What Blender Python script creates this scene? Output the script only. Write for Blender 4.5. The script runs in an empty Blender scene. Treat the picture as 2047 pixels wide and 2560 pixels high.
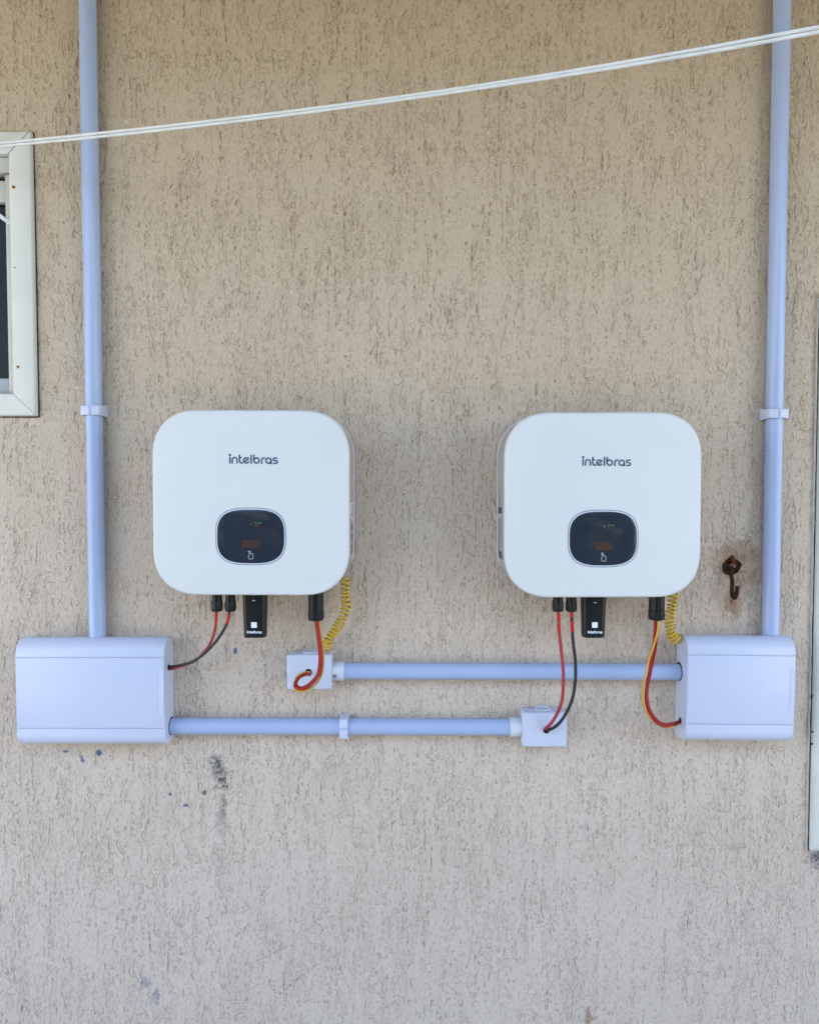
import bpy, bmesh, math, random
import numpy as np
from mathutils import Vector, Matrix

random.seed(7)
rng = np.random.default_rng(11)
R = math.radians
scene = bpy.context.scene
col = scene.collection

# ------------------------------------------------------------------ camera
CAM_D, CAM_H, PITCH = 1.5, 1.5, R(2.2)
F_PX, CU, CV = 1888.0, 1023.5, 1280.0          # focal length / centre in photograph pixels
cam_data = bpy.data.cameras.new("camera")
cam_data.sensor_fit = 'HORIZONTAL'
cam_data.sensor_width = 36.0
cam_data.lens = F_PX / 2047.0 * 36.0
cam_data.clip_start = 0.02
cam_data.clip_end = 400.0
cam = bpy.data.objects.new("camera", cam_data)
cam.location = (0.0, -CAM_D, CAM_H)
cam.rotation_euler = (R(90) - PITCH, 0.0, 0.0)
col.objects.link(cam)
scene.camera = cam

# ------------------------------------------------------------------ sky, sun, exposure
SUN_EL, SUN_ROT = R(58), R(-28)                 # sun behind the house: the wall is in open shade
world = bpy.data.worlds.new("World")
scene.world = world
world.use_nodes = True
wnt = world.node_tree
wnt.nodes.clear()
w_out = wnt.nodes.new("ShaderNodeOutputWorld")
w_bg = wnt.nodes.new("ShaderNodeBackground")
w_sky = wnt.nodes.new("ShaderNodeTexSky")
w_sky.sky_type = 'NISHITA'
w_sky.sun_disc = False
w_sky.sun_elevation = SUN_EL
w_sky.sun_rotation = SUN_ROT
w_sky.air_density = 1.0
w_sky.dust_density = 3.0
w_sky.ozone_density = 0.35
w_bg.inputs["Strength"].default_value = 0.15
wnt.links.new(w_sky.outputs[0], w_bg.inputs["Color"])
wnt.links.new(w_bg.outputs[0], w_out.inputs["Surface"])

sun_data = bpy.data.lights.new("sun", 'SUN')
sun_data.energy = 3.4
sun_data.angle = R(0.53)
sun_data.color = (1.0, 0.95, 0.87)
sun = bpy.data.objects.new("sun", sun_data)
sdir = Vector((math.sin(SUN_ROT) * math.cos(SUN_EL), math.cos(SUN_ROT) * math.cos(SUN_EL), math.sin(SUN_EL)))
sun.rotation_euler = sdir.to_track_quat('Z', 'Y').to_euler()
sun.location = (0, 6, 12)
col.objects.link(sun)

vs = scene.view_settings
vs.view_transform = 'Standard'
vs.look = 'None'
vs.gamma = 1.0
vs.use_curve_mapping = False
vs.exposure = 3.05
scene.render.engine = 'CYCLES'
scene.cycles.use_denoising = True
scene.cycles.max_bounces = 6
scene.cycles.diffuse_bounces = 4

# ------------------------------------------------------------------ helpers
def P(u, v, d):
    """photograph pixel -> point on the plane d metres in front of the wall"""
    rx, ry = (u - CU) / F_PX, (CV - v) / F_PX
    dy = math.cos(PITCH) + ry * math.sin(PITCH)
    dz = -math.sin(PITCH) + ry * math.cos(PITCH)
    t = (CAM_D - d) / dy
    return Vector((rx * t, -d, CAM_H + dz * t))

def nodes_of(mat):
    mat.use_nodes = True
    nt = mat.node_tree
    return nt, nt.nodes, nt.links, nt.nodes["Principled BSDF"]

def plain(name, color, rough=0.5, spec=0.5, metallic=0.0, var=0.0, var_scale=8.0, bump=0.0, bump_scale=400.0,
          coat=0.0, dirt=None, dirt_amt=0.0, dirt_scale=14.0):
    m = bpy.data.materials.new(name)
    nt, N, L, b = nodes_of(m)
    b.inputs["Roughness"].default_value = rough
    b.inputs["Specular IOR Level"].default_value = spec
    b.inputs["Metallic"].default_value = metallic
    b.inputs["Coat Weight"].default_value = coat
    b.inputs["Base Color"].default_value = (*color, 1)
    tc = N.new("ShaderNodeTexCoord")
    last = None
    if var > 0 or dirt:
        nz = N.new("ShaderNodeTexNoise"); nz.inputs["Scale"].default_value = var_scale
        nz.inputs["Detail"].default_value = 5
        L.new(tc.outputs["Object"], nz.inputs["Vector"])
        mp = N.new("ShaderNodeMapRange")
        mp.inputs["From Min"].default_value = 0.3; mp.inputs["From Max"].default_value = 0.7
        mp.inputs["To Min"].default_value = 1 - var; mp.inputs["To Max"].default_value = 1 + var * 0.5
        L.new(nz.outputs["Fac"], mp.inputs["Value"])
        mx = N.new("ShaderNodeMix"); mx.data_type = 'RGBA'; mx.blend_type = 'MULTIPLY'
        mx.inputs["Factor"].default_value = 1.0
        mx.inputs["A"].default_value = (*color, 1)
        cmb = N.new("ShaderNodeCombineColor")
        for k in ("Red", "Green", "Blue"): L.new(mp.outputs["Result"], cmb.inputs[k])
        L.new(cmb.outputs[0], mx.inputs["B"])
        last = mx.outputs["Result"]
    if dirt:
        n2 = N.new("ShaderNodeTexNoise"); n2.inputs["Scale"].default_value = dirt_scale
        n2.inputs["Detail"].default_value = 7; n2.inputs["Roughness"].default_value = 0.65
        L.new(tc.outputs["Object"], n2.inputs["Vector"])
        m2 = N.new("ShaderNodeMapRange")
        m2.inputs["From Min"].default_value = 0.52; m2.inputs["From Max"].default_value = 0.75
        m2.inputs["To Max"].default_value = dirt_amt
        L.new(n2.outputs["Fac"], m2.inputs["Value"])
        mx2 = N.new("ShaderNodeMix"); mx2.data_type = 'RGBA'
        L.new(m2.outputs["Result"], mx2.inputs["Factor"])
        L.new(last, mx2.inputs["A"]); mx2.inputs["B"].default_value = (*dirt, 1)
        last = mx2.outputs["Result"]
    if last is not None:
        L.new(last, b.inputs["Base Color"])
    if bump > 0:
        n3 = N.new("ShaderNodeTexNoise"); n3.inputs["Scale"].default_value = bump_scale
        n3.inputs["Detail"].default_value = 3
        L.new(tc.outputs["Object"], n3.inputs["Vector"])
        bp = N.new("ShaderNodeBump"); bp.inputs["Strength"].default_value = bump
        bp.inputs["Distance"].default_value = 0.001
        L.new(n3.outputs["Fac"], bp.inputs["Height"]); L.new(bp.outputs[0], b.inputs["Normal"])
    return m

M = {}
M['white_paint'] = plain("inverter_white_paint", (0.685, 0.68, 0.655), 0.42, 0.4, var=0.025, var_scale=5, bump=0.12, bump_scale=900,
                         dirt=(0.62, 0.58, 0.48), dirt_amt=0.12, dirt_scale=6)
M['side_grey'] = plain("inverter_side_grey", (0.43, 0.39, 0.35), 0.5, 0.4, var=0.04, var_scale=12, bump=0.2, bump_scale=700)
M['rim_white'] = plain("rim_white", (0.74, 0.74, 0.75), 0.3, 0.5, var=0.02)
M['glass_black'] = plain("display_glass", (0.021, 0.027, 0.043), 0.11, 0.5)
M['ring_pale'] = plain("ring_pale", (0.60, 0.65, 0.71), 0.35)
M['icon'] = plain('icon_pale', (0.36, 0.43, 0.50), 0.5)
M['ring_dark'] = plain("ring_dark", (0.06, 0.075, 0.11), 0.4)
M['lcd'] = plain("lcd_brown", (0.065, 0.034, 0.030), 0.12, 0.5)
M['logo_dark'] = plain("logo_slate", (0.055, 0.085, 0.15), 0.5)
M['logo_white'] = plain("logo_white", (0.8, 0.82, 0.85), 0.5)
M['print_green'] = plain("print_green", (0.08, 0.30, 0.06), 0.5)
M['print_red'] = plain("print_red", (0.30, 0.03, 0.04), 0.5)
M['print_dark'] = plain("print_dark", (0.06, 0.06, 0.075), 0.6)
M['print_grey'] = plain("print_grey", (0.25, 0.25, 0.27), 0.5)
M['sticker_white'] = plain("sticker_white", (0.72, 0.72, 0.78), 0.45)
M['sticker_silver'] = plain("sticker_silver", (0.33, 0.33, 0.35), 0.35, metallic=0.3, var=0.25, var_scale=60)
M['sticker_green'] = plain("sticker_green", (0.24, 0.30, 0.16), 0.5)
M['sticker_blue'] = plain("sticker_blue", (0.05, 0.13, 0.20), 0.5)
M['pvc'] = plain("conduit_lavender_pvc", (0.385, 0.46, 0.655), 0.27, 0.5, var=0.04, var_scale=3, bump=0.03, bump_scale=60,
                 dirt=(0.5, 0.48, 0.6), dirt_amt=0.10, dirt_scale=9)
M['pvc_pale'] = plain("box_pale_pvc", (0.575, 0.60, 0.72), 0.36, 0.45, var=0.025, var_scale=4, bump=0.05, bump_scale=500,
                      dirt=(0.6, 0.58, 0.62), dirt_amt=0.06, dirt_scale=7)
M['pvc_box'] = plain("junction_pale_pvc", (0.58, 0.60, 0.70), 0.38, 0.45, var=0.03, var_scale=12, bump=0.06, bump_scale=600,
                     dirt=(0.5, 0.48, 0.45), dirt_amt=0.10, dirt_scale=25)
M['pvc_white'] = plain("collar_white_pvc", (0.64, 0.65, 0.69), 0.35, 0.5, var=0.03, var_scale=20)
M['black_plastic'] = plain("black_plastic", (0.007, 0.007, 0.008), 0.42, 0.3, var=0.1, var_scale=40)
M['black_stick'] = plain("black_stick_plastic", (0.008, 0.009, 0.011), 0.38, 0.3, var=0.1, var_scale=20)
M['hole'] = plain("hole_dark", (0.004, 0.004, 0.004), 0.9, 0.1)
M['wire_red'] = plain("wire_red", (0.36, 0.009, 0.007), 0.40, 0.35, var=0.1, var_scale=40)
M['wire_dullred'] = plain("wire_dull_red", (0.40, 0.035, 0.04), 0.45, 0.35, var=0.1, var_scale=40)
M['tape_red'] = plain("tape_red", (0.48, 0.008, 0.008), 0.35, 0.4, var=0.08, var_scale=60)
M['wire_black'] = plain("wire_black", (0.009, 0.008, 0.009), 0.38, 0.5)
M['wire_yellow'] = plain("wire_yellow", (0.62, 0.34, 0.022), 0.38, 0.5, var=0.1, var_scale=40)
M['coil_yellow'] = plain("coil_yellow", (0.66, 0.42, 0.03), 0.4, 0.5, var=0.1, var_scale=50)
M['alu_white'] = plain("window_cream_paint", (0.68, 0.655, 0.575), 0.42, 0.45, var=0.04, var_scale=9, bump=0.08, bump_scale=300,
                       dirt=(0.42, 0.34, 0.20), dirt_amt=0.20, dirt_scale=11)
M['alu_sash'] = plain("window_sash_paint", (0.58, 0.555, 0.48), 0.45, 0.45, var=0.06, var_scale=12,
                      dirt=(0.35, 0.28, 0.17), dirt_amt=0.3, dirt_scale=16)
M['alu_grey'] = plain("window_rail_grey", (0.42, 0.42, 0.445), 0.4, var=0.06, var_scale=15)
M['glass_dark'] = plain("window_dark_glass", (0.006, 0.010, 0.010), 0.15, 0.12, var=0.3, var_scale=30)
M['dirt_line'] = plain("sealant_dirty", (0.085, 0.05, 0.02), 0.9, 0.2, var=0.5, var_scale=40)
M['sealant_pale'] = plain("sealant_pale", (0.50, 0.46, 0.40), 0.7, 0.3, var=0.2, var_scale=60)
M['rust'] = plain("rust_iron", (0.045, 0.018, 0.009), 0.85, 0.2, var=0.6, var_scale=180, bump=1.0, bump_scale=500,
                  dirt=(0.14, 0.045, 0.012), dirt_amt=0.9, dirt_scale=150)
M['rust_bright'] = plain("rust_orange", (0.13, 0.042, 0.010), 0.9, 0.2, var=0.5, var_scale=300)
M['rust_halo'] = plain("rust_halo", (0.62, 0.42, 0.20), 0.6, 0.3)
M['rope'] = plain("cord_white_pvc", (0.74, 0.74, 0.71), 0.4, 0.5, var=0.08, var_scale=30, dirt=(0.45, 0.40, 0.30), dirt_amt=0.3, dirt_scale=20)
M['eave'] = plain("eave_timber", (0.22, 0.135, 0.065), 0.7, var=0.2, var_scale=4)
M['ground'] = plain("yard_earth", (0.17, 0.145, 0.10), 0.9, var=0.25, var_scale=1.5)
M['bounce_apron'] = plain("bounce_concrete", (0.56, 0.54, 0.50), 0.8, var=0.12, var_scale=2.5)

def link(o, parent=None):
    col.objects.link(o)
    if parent is not None:
        o.parent = parent
    return o

def root_loc(o):
    while o.parent is not None: o = o.parent
    return o.location.copy()

def tag(o, label=None, cat=None, group=None, kind=None):
    if label: o["label"] = label
    if cat: o["category"] = cat
    if group: o["group"] = group
    if kind: o["kind"] = kind
    return o

def thing(name, label, cat, loc, group=None, roty=0.0):
    o = bpy.data.objects.new(name, None)
    o.empty_display_size = 0.05
    o.location = loc
    o.rotation_euler = (0, roty, 0)
    col.objects.link(o)
    return tag(o, label, cat, group)

def mesh_obj(name, verts, faces, mat, parent=None, smooth=None, local=False, fix=True):
    """verts in world space (or already local to the root when local=True)"""
    off = Vector((0, 0, 0))
    if parent is not None and not local: off = root_loc(parent)
    me = bpy.data.meshes.new(name)
    me.from_pydata([tuple(Vector(v) - off) for v in verts], [], faces)
    if fix:
        bm = bmesh.new(); bm.from_mesh(me)
        bmesh.ops.recalc_face_normals(bm, faces=bm.faces)
        bm.to_mesh(me); bm.free()
    if smooth:
        me.shade_smooth()
        me.set_sharp_from_angle(angle=R(smooth))
    me.materials.append(mat)
    o = bpy.data.objects.new(name, me)
    return link(o, parent)

def bevel_mesh(o, width, seg=2, angle=30):
    bm = bmesh.new(); bm.from_mesh(o.data)
    es = [e for e in bm.edges if len(e.link_faces) == 2 and e.calc_face_angle(0) > R(angle)]
    bmesh.ops.bevel(bm, geom=es, offset=width, segments=seg, profile=0.5, affect='EDGES', clamp_overlap=True)
    bm.to_mesh(o.data); bm.free()
    o.data.shade_smooth(); o.data.set_sharp_from_angle(angle=R(40))
    return o

def box(name, x0, x1, y0, y1, z0, z1, mat, parent=None, bev=0.0, local=False, seg=2):
    v = [(x, y, z) for x in (x0, x1) for y in (y0, y1) for z in (z0, z1)]
    f = [(0, 1, 3, 2), (4, 6, 7, 5), (0, 4, 5, 1), (2, 3, 7, 6), (0, 2, 6, 4), (1, 5, 7, 3)]
    o = mesh_obj(name, v, f, mat, parent, local=local)
    if bev: bevel_mesh(o, bev, seg)
    return o

def loft(name, rings, mat, parent=None, smooth=40, cap0=True, cap1=True, local=False, closed=True):
    n = len(rings[0]); v = [p for r in rings for p in r]; f = []
    for i in range(len(rings) - 1):
        for j in range(n if closed else n - 1):
            a, b = i * n + j, i * n + (j + 1) % n
            f.append((a, b, b + n, a + n))
    if cap0: f.append(tuple(range(n))[::-1])
    if cap1: f.append(tuple((len(rings) - 1) * n + j for j in range(n)))
    return mesh_obj(name, v, f, mat, parent, smooth, local)

def catmull(pts, per=8):
    pts = [Vector(p) for p in pts]
    q = [pts[0] * 2 - pts[1]] + pts + [pts[-1] * 2 - pts[-2]]
    out = []
    for i in range(1, len(q) - 2):
        p0, p1, p2, p3 = q[i - 1:i + 3]
        for k in range(per):
            t = k / per
            out.append(0.5 * ((2 * p1) + (-p0 + p2) * t + (2 * p0 - 5 * p1 + 4 * p2 - p3) * t * t + (-p0 + 3 * p1 - 3 * p2 + p3) * t ** 3))
    out.append(pts[-1])
    return out

def tube(name, pts, r, mat, parent=None, n=10, local=False, rfun=None):
    pts = [Vector(p) for p in pts]
    rings = []; nrm = None
    for i, p in enumerate(pts):
        t = (pts[min(i + 1, len(pts) - 1)] - pts[max(i - 1, 0)]).normalized()
        if nrm is None:
            nrm = t.orthogonal().normalized()
        nrm = (nrm - t * nrm.dot(t)).normalized()
        bn = t.cross(nrm)
        rr = rfun(i / (len(pts) - 1)) if rfun else r
        rings.append([p + (nrm * math.cos(2 * math.pi * k / n) + bn * math.sin(2 * math.pi * k / n)) * rr for k in range(n)])
    return loft(name, rings, mat, parent, 50, local=local)

def rrect(w, h, r, seg=10, power=2.0):
    """rounded rectangle outline in (x, z), centred, counter-clockwise"""
    r = min(r, w / 2 - 1e-5, h / 2 - 1e-5); out = []
    for cx, cz, a0 in ((w / 2 - r, h / 2 - r, 0), (-w / 2 + r, h / 2 - r, 90), (-w / 2 + r, -h / 2 + r, 180), (w / 2 - r, -h / 2 + r, 270)):
        for k in range(seg + 1):
            a = R(a0 + 90 * k / seg)
            c, s = math.cos(a), math.sin(a)
            e = 2.0 / power
            out.append((cx + r * math.copysign(abs(c) ** e, c), cz + r * math.copysign(abs(s) ** e, s)))
    return out

def superell(w, h, n=3.0, seg=72):
    out = []
    for k in range(seg):
        a = 2 * math.pi * k / seg; c, s = math.cos(a), math.sin(a)
        out.append((w / 2 * math.copysign(abs(c) ** (2 / n), c), h / 2 * math.copysign(abs(s) ** (2 / n), s)))
    return out

def ribbon(strokes, width, y, th=0.0003):
    """flat strokes in (x,z) -> thin solid; returns verts, faces"""
    V, Fc = [], []
    for pts in strokes:
        pts = [Vector((p[0], p[1])) for p in pts]
        closed = (pts[0] - pts[-1]).length < 1e-9
        if closed: pts = pts[:-1]
        n = len(pts); base = len(V)
        for i, p in enumerate(pts):
            a = pts[(i - 1) % n] if closed or i > 0 else p
            b = pts[(i + 1) % n] if closed or i < n - 1 else p
            t1 = (p - a).normalized() if (p - a).length > 0 else None
            t2 = (b - p).normalized() if (b - p).length > 0 else None
            t = ((t1 or t2) + (t2 or t1)).normalized() if ((t1 or t2) + (t2 or t1)).length > 1e-6 else (t1 or t2)
            m = Vector((-t.y, t.x))
            k = 1.0
            if t1 and t2: k = min(1.6, 1 / max(0.5, m.dot(Vector((-t1.y, t1.x)))))
            for s in (1, -1):
                q = p + m * (s * width / 2 * k)
                V.append((q.x, y, q.y)); V.append((q.x, y - th, q.y))
        m_ = n if closed else n - 1
        for i in range(m_):
            a = base + 4 * i; b = base + 4 * ((i + 1) % n)
            Fc += [(a + 1, b + 1, b + 3, a + 3), (a, a + 1, b + 1, b), (a + 3, a + 2, b + 2, b + 3)]
        if not closed:
            a, b = base, base + 4 * (n - 1)
            Fc += [(a, a + 2, a + 3, a + 1), (b, b + 1, b + 3, b + 2)]
    return V, Fc

def arc(cx, cz, rx, a0, a1, n=10, rz=None):
    rz = rx if rz is None else rz
    return [(cx + rx * math.cos(R(a0 + (a1 - a0) * k / n)), cz + rz * math.sin(R(a0 + (a1 - a0) * k / n))) for k in range(n + 1)]

def logo_strokes(x0, z0, w):
    """lower-case geometric word mark; x0,z0 = centre, w = width"""
    s = w / 960.0
    L = []
    def add(pts): L.append([(x0 + (px - 885) * s, z0 - (pz - 390) * s) for px, pz in pts])
    f = lambda pts: [(px, pz) for px, pz in pts]
    add([(422, 332), (422, 466)])
    add([(422 + 9 * math.cos(R(a)), 298 + 9 * math.sin(R(a))) for a in range(0, 361, 45)])
    n_arc = [(517 - 47 * math.cos(R(a)), 396 - 50 * math.sin(R(a))) for a in range(0, 181, 18)]
    add([(470, 466)] + n_arc + [(564, 468)])
    add([(610, 288), (610, 412)] + [(660 - 50 * math.cos(R(a)), 412 + 42 * math.sin(R(a))) for a in range(15, 91, 15)] + [(682, 454)])
    add([(612, 349), (655, 349)])
    add([(712, 424), (790, 372)] + [(743 + 51 * math.cos(R(a)), 403 - 51 * math.sin(R(a))) for a in range(55, 321, 15)] + [(800, 424)])
    add([(840, 290), (840, 470)])
    add([(893, 290), (893, 405)])
    add([(944 + 51 * math.cos(R(a)), 405 + 51 * math.sin(R(a))) for a in range(0, 361, 15)])
    add([(1045, 472), (1045, 405)] + [(1100 - 55 * math.cos(R(a)), 405 - 52 * math.sin(R(a))) for a in range(15, 91, 15)] + [(1114, 353)])
    add([(1180 + 51 * math.cos(R(a)), 407 + 51 * math.sin(R(a))) for a in range(0, 361, 15)])
    add([(1230, 405), (1230, 475)])
    add([(1356, 356), (1305, 356)] + [(1303 - 27 * math.sin(R(a)), 381 - 25 * math.cos(R(a))) for a in range(20, 161, 20)] +
        [(1318, 406)] + [(1322 + 28 * math.sin(R(a)), 433 - 27 * math.cos(R(a))) for a in range(20, 161, 20)] + [(1266, 461)])
    return L, 31 * s

def lathe_z(name, prof, cx, cy, mat, parent, n=24, ribs=0, rib_depth=0.0, local=True, smooth=35):
    """prof: list of (radius, z, ribbed?)"""
    rings = []
    for r, z, rb in prof:
        ring = []
        for k in range(n):
            a = 2 * math.pi * k / n
            rr = r
            if rb and ribs: rr = r - rib_depth * (0.5 + 0.5 * math.cos(a * ribs)) ** 3
            ring.append((cx + rr * math.cos(a), cy + rr * math.sin(a), z))
        rings.append(ring)
    return loft(name, rings, mat, parent, smooth, local=local)

def text_mesh(name, body, size, mat, parent, x, y, z, bold=0.0):
    cu = bpy.data.curves.new(name, 'FONT')
    cu.body = body; cu.size = size; cu.align_x = 'LEFT'; cu.resolution_u = 2; cu.offset = bold; cu.extrude = 0.0001
    tmp = bpy.data.objects.new(name + "_tmp", cu)
    col.objects.link(tmp)
    dg = bpy.context.evaluated_depsgraph_get()
    me = bpy.data.meshes.new_from_object(tmp.evaluated_get(dg))
    bpy.data.objects.remove(tmp)
    me.transform(Matrix.Translation((x, y, z)) @ Matrix.Rotation(R(90), 4, 'X'))
    me.materials.clear(); me.materials.append(mat)
    me.name = name
    return link(bpy.data.objects.new(name, me), parent)

# ------------------------------------------------------------------ openings in the wall (world metres)
def px_rect(u0, v0, u1, v1, d):
    a, b = P(u0, v0, d), P(u1, v1, d)
    return a.x, b.x, b.z, a.z           # x0, x1, z0, z1

W1_R = (P(77, 330, 0.008).x + P(93, 1039, 0.008).x) / 2     # right outer edge of the small window
W1_T, W1_B = P(40, 328, 0.008).z, P(60, 1040, 0.008).z
W1_L = W1_R - 0.72
W2_L = (P(2041, 742, 0.01).x + P(2026, 2125, 0.01).x) / 2
W2_T, W2_B = P(2040, 742, 0.01).z, P(2030, 2130, 0.01).z
W2_L += 0.0065
W2_R = W2_L + 0.95
CAS = 0.0445                                                # casing width

# ------------------------------------------------------------------ the rendered wall: real relief
X0, X1, Z0, Z1, G = -0.88, 0.88, 0.38, 2.53, 0.0017
NX, NZ = int(round((X1 - X0) / G)), int(round((Z1 - Z0) / G))
xs = X0 + np.arange(NX + 1) * G
zs = Z0 + np.arange(NZ + 1) * G

def vnoise(sx, sz, seed):
    """smooth value noise, cell size sx, sz metres, range about -1..1"""
    r = np.random.default_rng(seed)
    nx, nz = int((X1 - X0) / sx) + 4, int((Z1 - Z0) / sz) + 4
    g = r.random((nz, nx)) * 2 - 1
    fx, fz = (xs - X0) / sx + 1, (zs - Z0) / sz + 1
    ix, iz = fx.astype(int), fz.astype(int)
    tx, tz = fx - ix, fz - iz
    tx = tx * tx * (3 - 2 * tx); tz = (tz * tz * (3 - 2 * tz))[:, None]
    a = g[iz][:, ix] * (1 - tx) + g[iz][:, ix + 1] * tx
    b = g[iz + 1][:, ix] * (1 - tx) + g[iz + 1][:, ix + 1] * tx
    return a * (1 - tz) + b * tz

def samp(field, x, z):
    i = np.clip(((x - X0) / G).astype(int), 0, NX); j = np.clip(((z - Z0) / G).astype(int), 0, NZ)
    return field[j, i]

def blur(a, k=1):
    for _ in range(k):
        p = np.pad(a, 1, mode='edge')
        a = (p[1:-1, :-2] + 2 * p[1:-1, 1:-1] + p[1:-1, 2:]) / 4
        p = np.pad(a, 1, mode='edge')
        a = (p[:-2, 1:-1] + 2 * p[1:-1, 1:-1] + p[2:, 1:-1]) / 4
    return a

cluster = vnoise(0.12, 0.20, 1) * 0.45 + vnoise(0.03, 0.10, 2) * 0.55
groove = np.zeros((NZ + 1, NX + 1))

def splat(x, z, w):
    fx, fz = (x - X0) / G, (z - Z0) / G
    ok = (fx > 0) & (fx < NX - 1) & (fz > 0) & (fz < NZ - 1)
    fx, fz, w = fx[ok], fz[ok], w[ok]
    i, j = fx.astype(int), fz.astype(int); tx, tz = fx - i, fz - j
    np.add.at(groove, (j, i), w * (1 - tx) * (1 - tz)); np.add.at(groove, (j, i + 1), w * tx * (1 - tz))
    np.add.at(groove, (j + 1, i), w * (1 - tx) * tz); np.add.at(groove, (j + 1, i + 1), w * tx * tz)

def worms(n, lmin, lmax, wob, depth, thr, kickp, bias=2.2):
    x = rng.uniform(X0, X1, n * 4); z = rng.uniform(Z0, Z1, n * 4)
    keep = samp(cluster, x, z) + rng.normal(0, 0.28, n * 4) > thr
    x, z = x[keep][:n], z[keep][:n]; n = len(x)
    length = lmin + (lmax - lmin) * rng.random(n) ** bias
    th = rng.normal(0, 0.12, n); w = depth * rng.uniform(0.45, 1.1, n)
    st = 0.0010; trav = np.zeros(n)
    gate = rng.random(n) * 6.28
    while True:
        live = trav < length
        if not live.any(): break
        fade = np.clip((length - trav) / 0.006, 0, 1) * np.clip(trav / 0.004 + 0.2, 0, 1)
        brk = 0.62 + 0.38 * np.sin(trav * 260 + gate)
        splat(x[live], z[live], (w * fade * brk)[live])
        th = th * 0.90 + rng.normal(0, wob, n)
        kick = rng.random(n) < kickp
        th = np.where(kick, rng.normal(0, 0.9, n), th)
        x = x + np.sin(th) * st; z = z - np.cos(th) * st
        trav += st

worms(2000, 0.025, 0.130, 0.035, 0.66, -0.10, 0.006, 1.8)
worms(2600, 0.010, 0.045, 0.10, 0.60, -0.05, 0.03)
worms(7000, 0.003, 0.012, 0.45, 0.60, -0.10, 0.10)
n_p = 52000
splat(rng.uniform(X0, X1, n_p), rng.uniform(Z0, Z1, n_p), rng.uniform(0.25, 1.0, n_p) ** 2 * 1.1)
groove = np.clip(groove, 0, 1.15)
gr1 = groove * 0.9 + blur(groove, 1) * 0.1
lip = np.clip(blur(groove, 3) - groove * 0.55, 0, 1)

# the trowelled skin is torn open in ragged upright patches; their rims are the fine dark lines
torn = (vnoise(0.0065, 0.045, 51) * 0.40 + vnoise(0.0042, 0.015, 52) * 0.42 + vnoise(0.0034, 0.0062, 53) * 0.40 + cluster * 0.42)
lvl = np.quantile(torn, 0.76)
gz_, gx_ = np.gradient(torn, G)
rim = np.clip((torn - lvl) / (np.hypot(gx_, gz_) + 12.0), -0.008, 0.008)      # signed distance to the rim, metres
inside = np.clip(rim / 0.0022 + 0.5, 0, 1); inside = inside * inside * (3 - 2 * inside)

fine = vnoise(0.0032, 0.0055, 4) * 0.6 + vnoise(0.006, 0.014, 5) * 0.4
streak = vnoise(0.006, 0.12, 6) * 0.6 + vnoise(0.014, 0.25, 7) * 0.5
swell = vnoise(0.16, 0.30, 8)
height = (-gr1 * 0.0017 + lip * 0.0013 - inside * 0.0008 + fine * (0.00018 + 0.00042 * inside)
          + np.exp(-((rim + 0.0013) / 0.0010) ** 2) * 0.00035 + streak * 0.00022 + swell * 0.0008 + vnoise(0.0021, 0.0023, 9) * (0.0001 + 0.0002 * inside))

# stains that belong to the wall itself: dirt caught in the grooves, rust, paint flecks, bared render
XX, ZZ = np.meshgrid(xs, zs)
nA, nB, nC = vnoise(0.004, 0.004, 21), vnoise(0.011, 0.011, 22), vnoise(0.03, 0.045, 23)
def blob(u, v, ru, rv, wob=0.5, soft=0.35, tilt=0.0):
    c = P(u, v, 0.0); k = CAM_D / F_PX
    dx, dz = (XX - c.x), (ZZ - c.z)
    dx = dx + dz * tilt
    d = np.sqrt((dx / (ru * k)) ** 2 + (dz / (rv * k)) ** 2) + wob * (nA * 0.5 + nB * 0.5)
    return np.clip((1 - d) / soft + 0.5, 0, 1)
dirt_by_z = np.clip((ZZ - 0.55) / 1.6, 0.25, 1.0)
dirt = np.clip(gr1 * 0.95 * (0.55 + 0.45 * dirt_by_z) * (0.75 + 0.4 * nC), 0, 1)
rust = np.zeros_like(XX); blue = np.zeros_like(XX); grey = np.zeros_like(XX)
for u, v, a, b_, s in ((164, 1880, 6, 5, 1), (246, 1883, 7, 7, 1), (204, 1893, 3, 3, .8), (207, 1902, 4, 4, .8), (426, 1987, 4, 4, 1), (464, 2015, 7, 5, 1),
                    (475, 1930, 4, 3, .6), (588, 1628, 5, 6, 1), (583, 1536, 5, 3, .35), (365, 2455, 14, 16, .42), (392, 2490, 12, 16, .45), (385, 2500, 16, 11, .3)):
    blue = np.maximum(blue, blob(u, v, a * 0.95, b_ * 0.95, 1.0, 0.35) * s * 0.9)
for u, v, a, b_, s in ((541, 1908, 18, 24, .6), (549, 1942, 20, 26, .62), (556, 1964, 20, 14, .6), (556, 2010, 13, 40, .36), (552, 2060, 16, 45, .2), (548, 2150, 18, 60, .1),
                    (563, 1964, 9, 9, .9), (445, 2300, 16, 22, .12), (905, 2115, 22, 8, .12), (512, 1982, 6, 8, .6), (120, 2340, 12, 30, .08), (1460, 2070, 20, 10, .15), (1495, 2088, 20, 6, .13), (1480, 1985, 14, 20, .12)):
    patch = blob(u, v, a, b_, 0.75, 0.5)
    speck = np.clip(0.66 + 0.7 * (nA + 0.4 * vnoise(0.0025, 0.004, 31)) + groove * 0.6, 0, 1)
    grey = np.maximum(grey, patch * min(1.0, s * 1.7) * speck)
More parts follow.
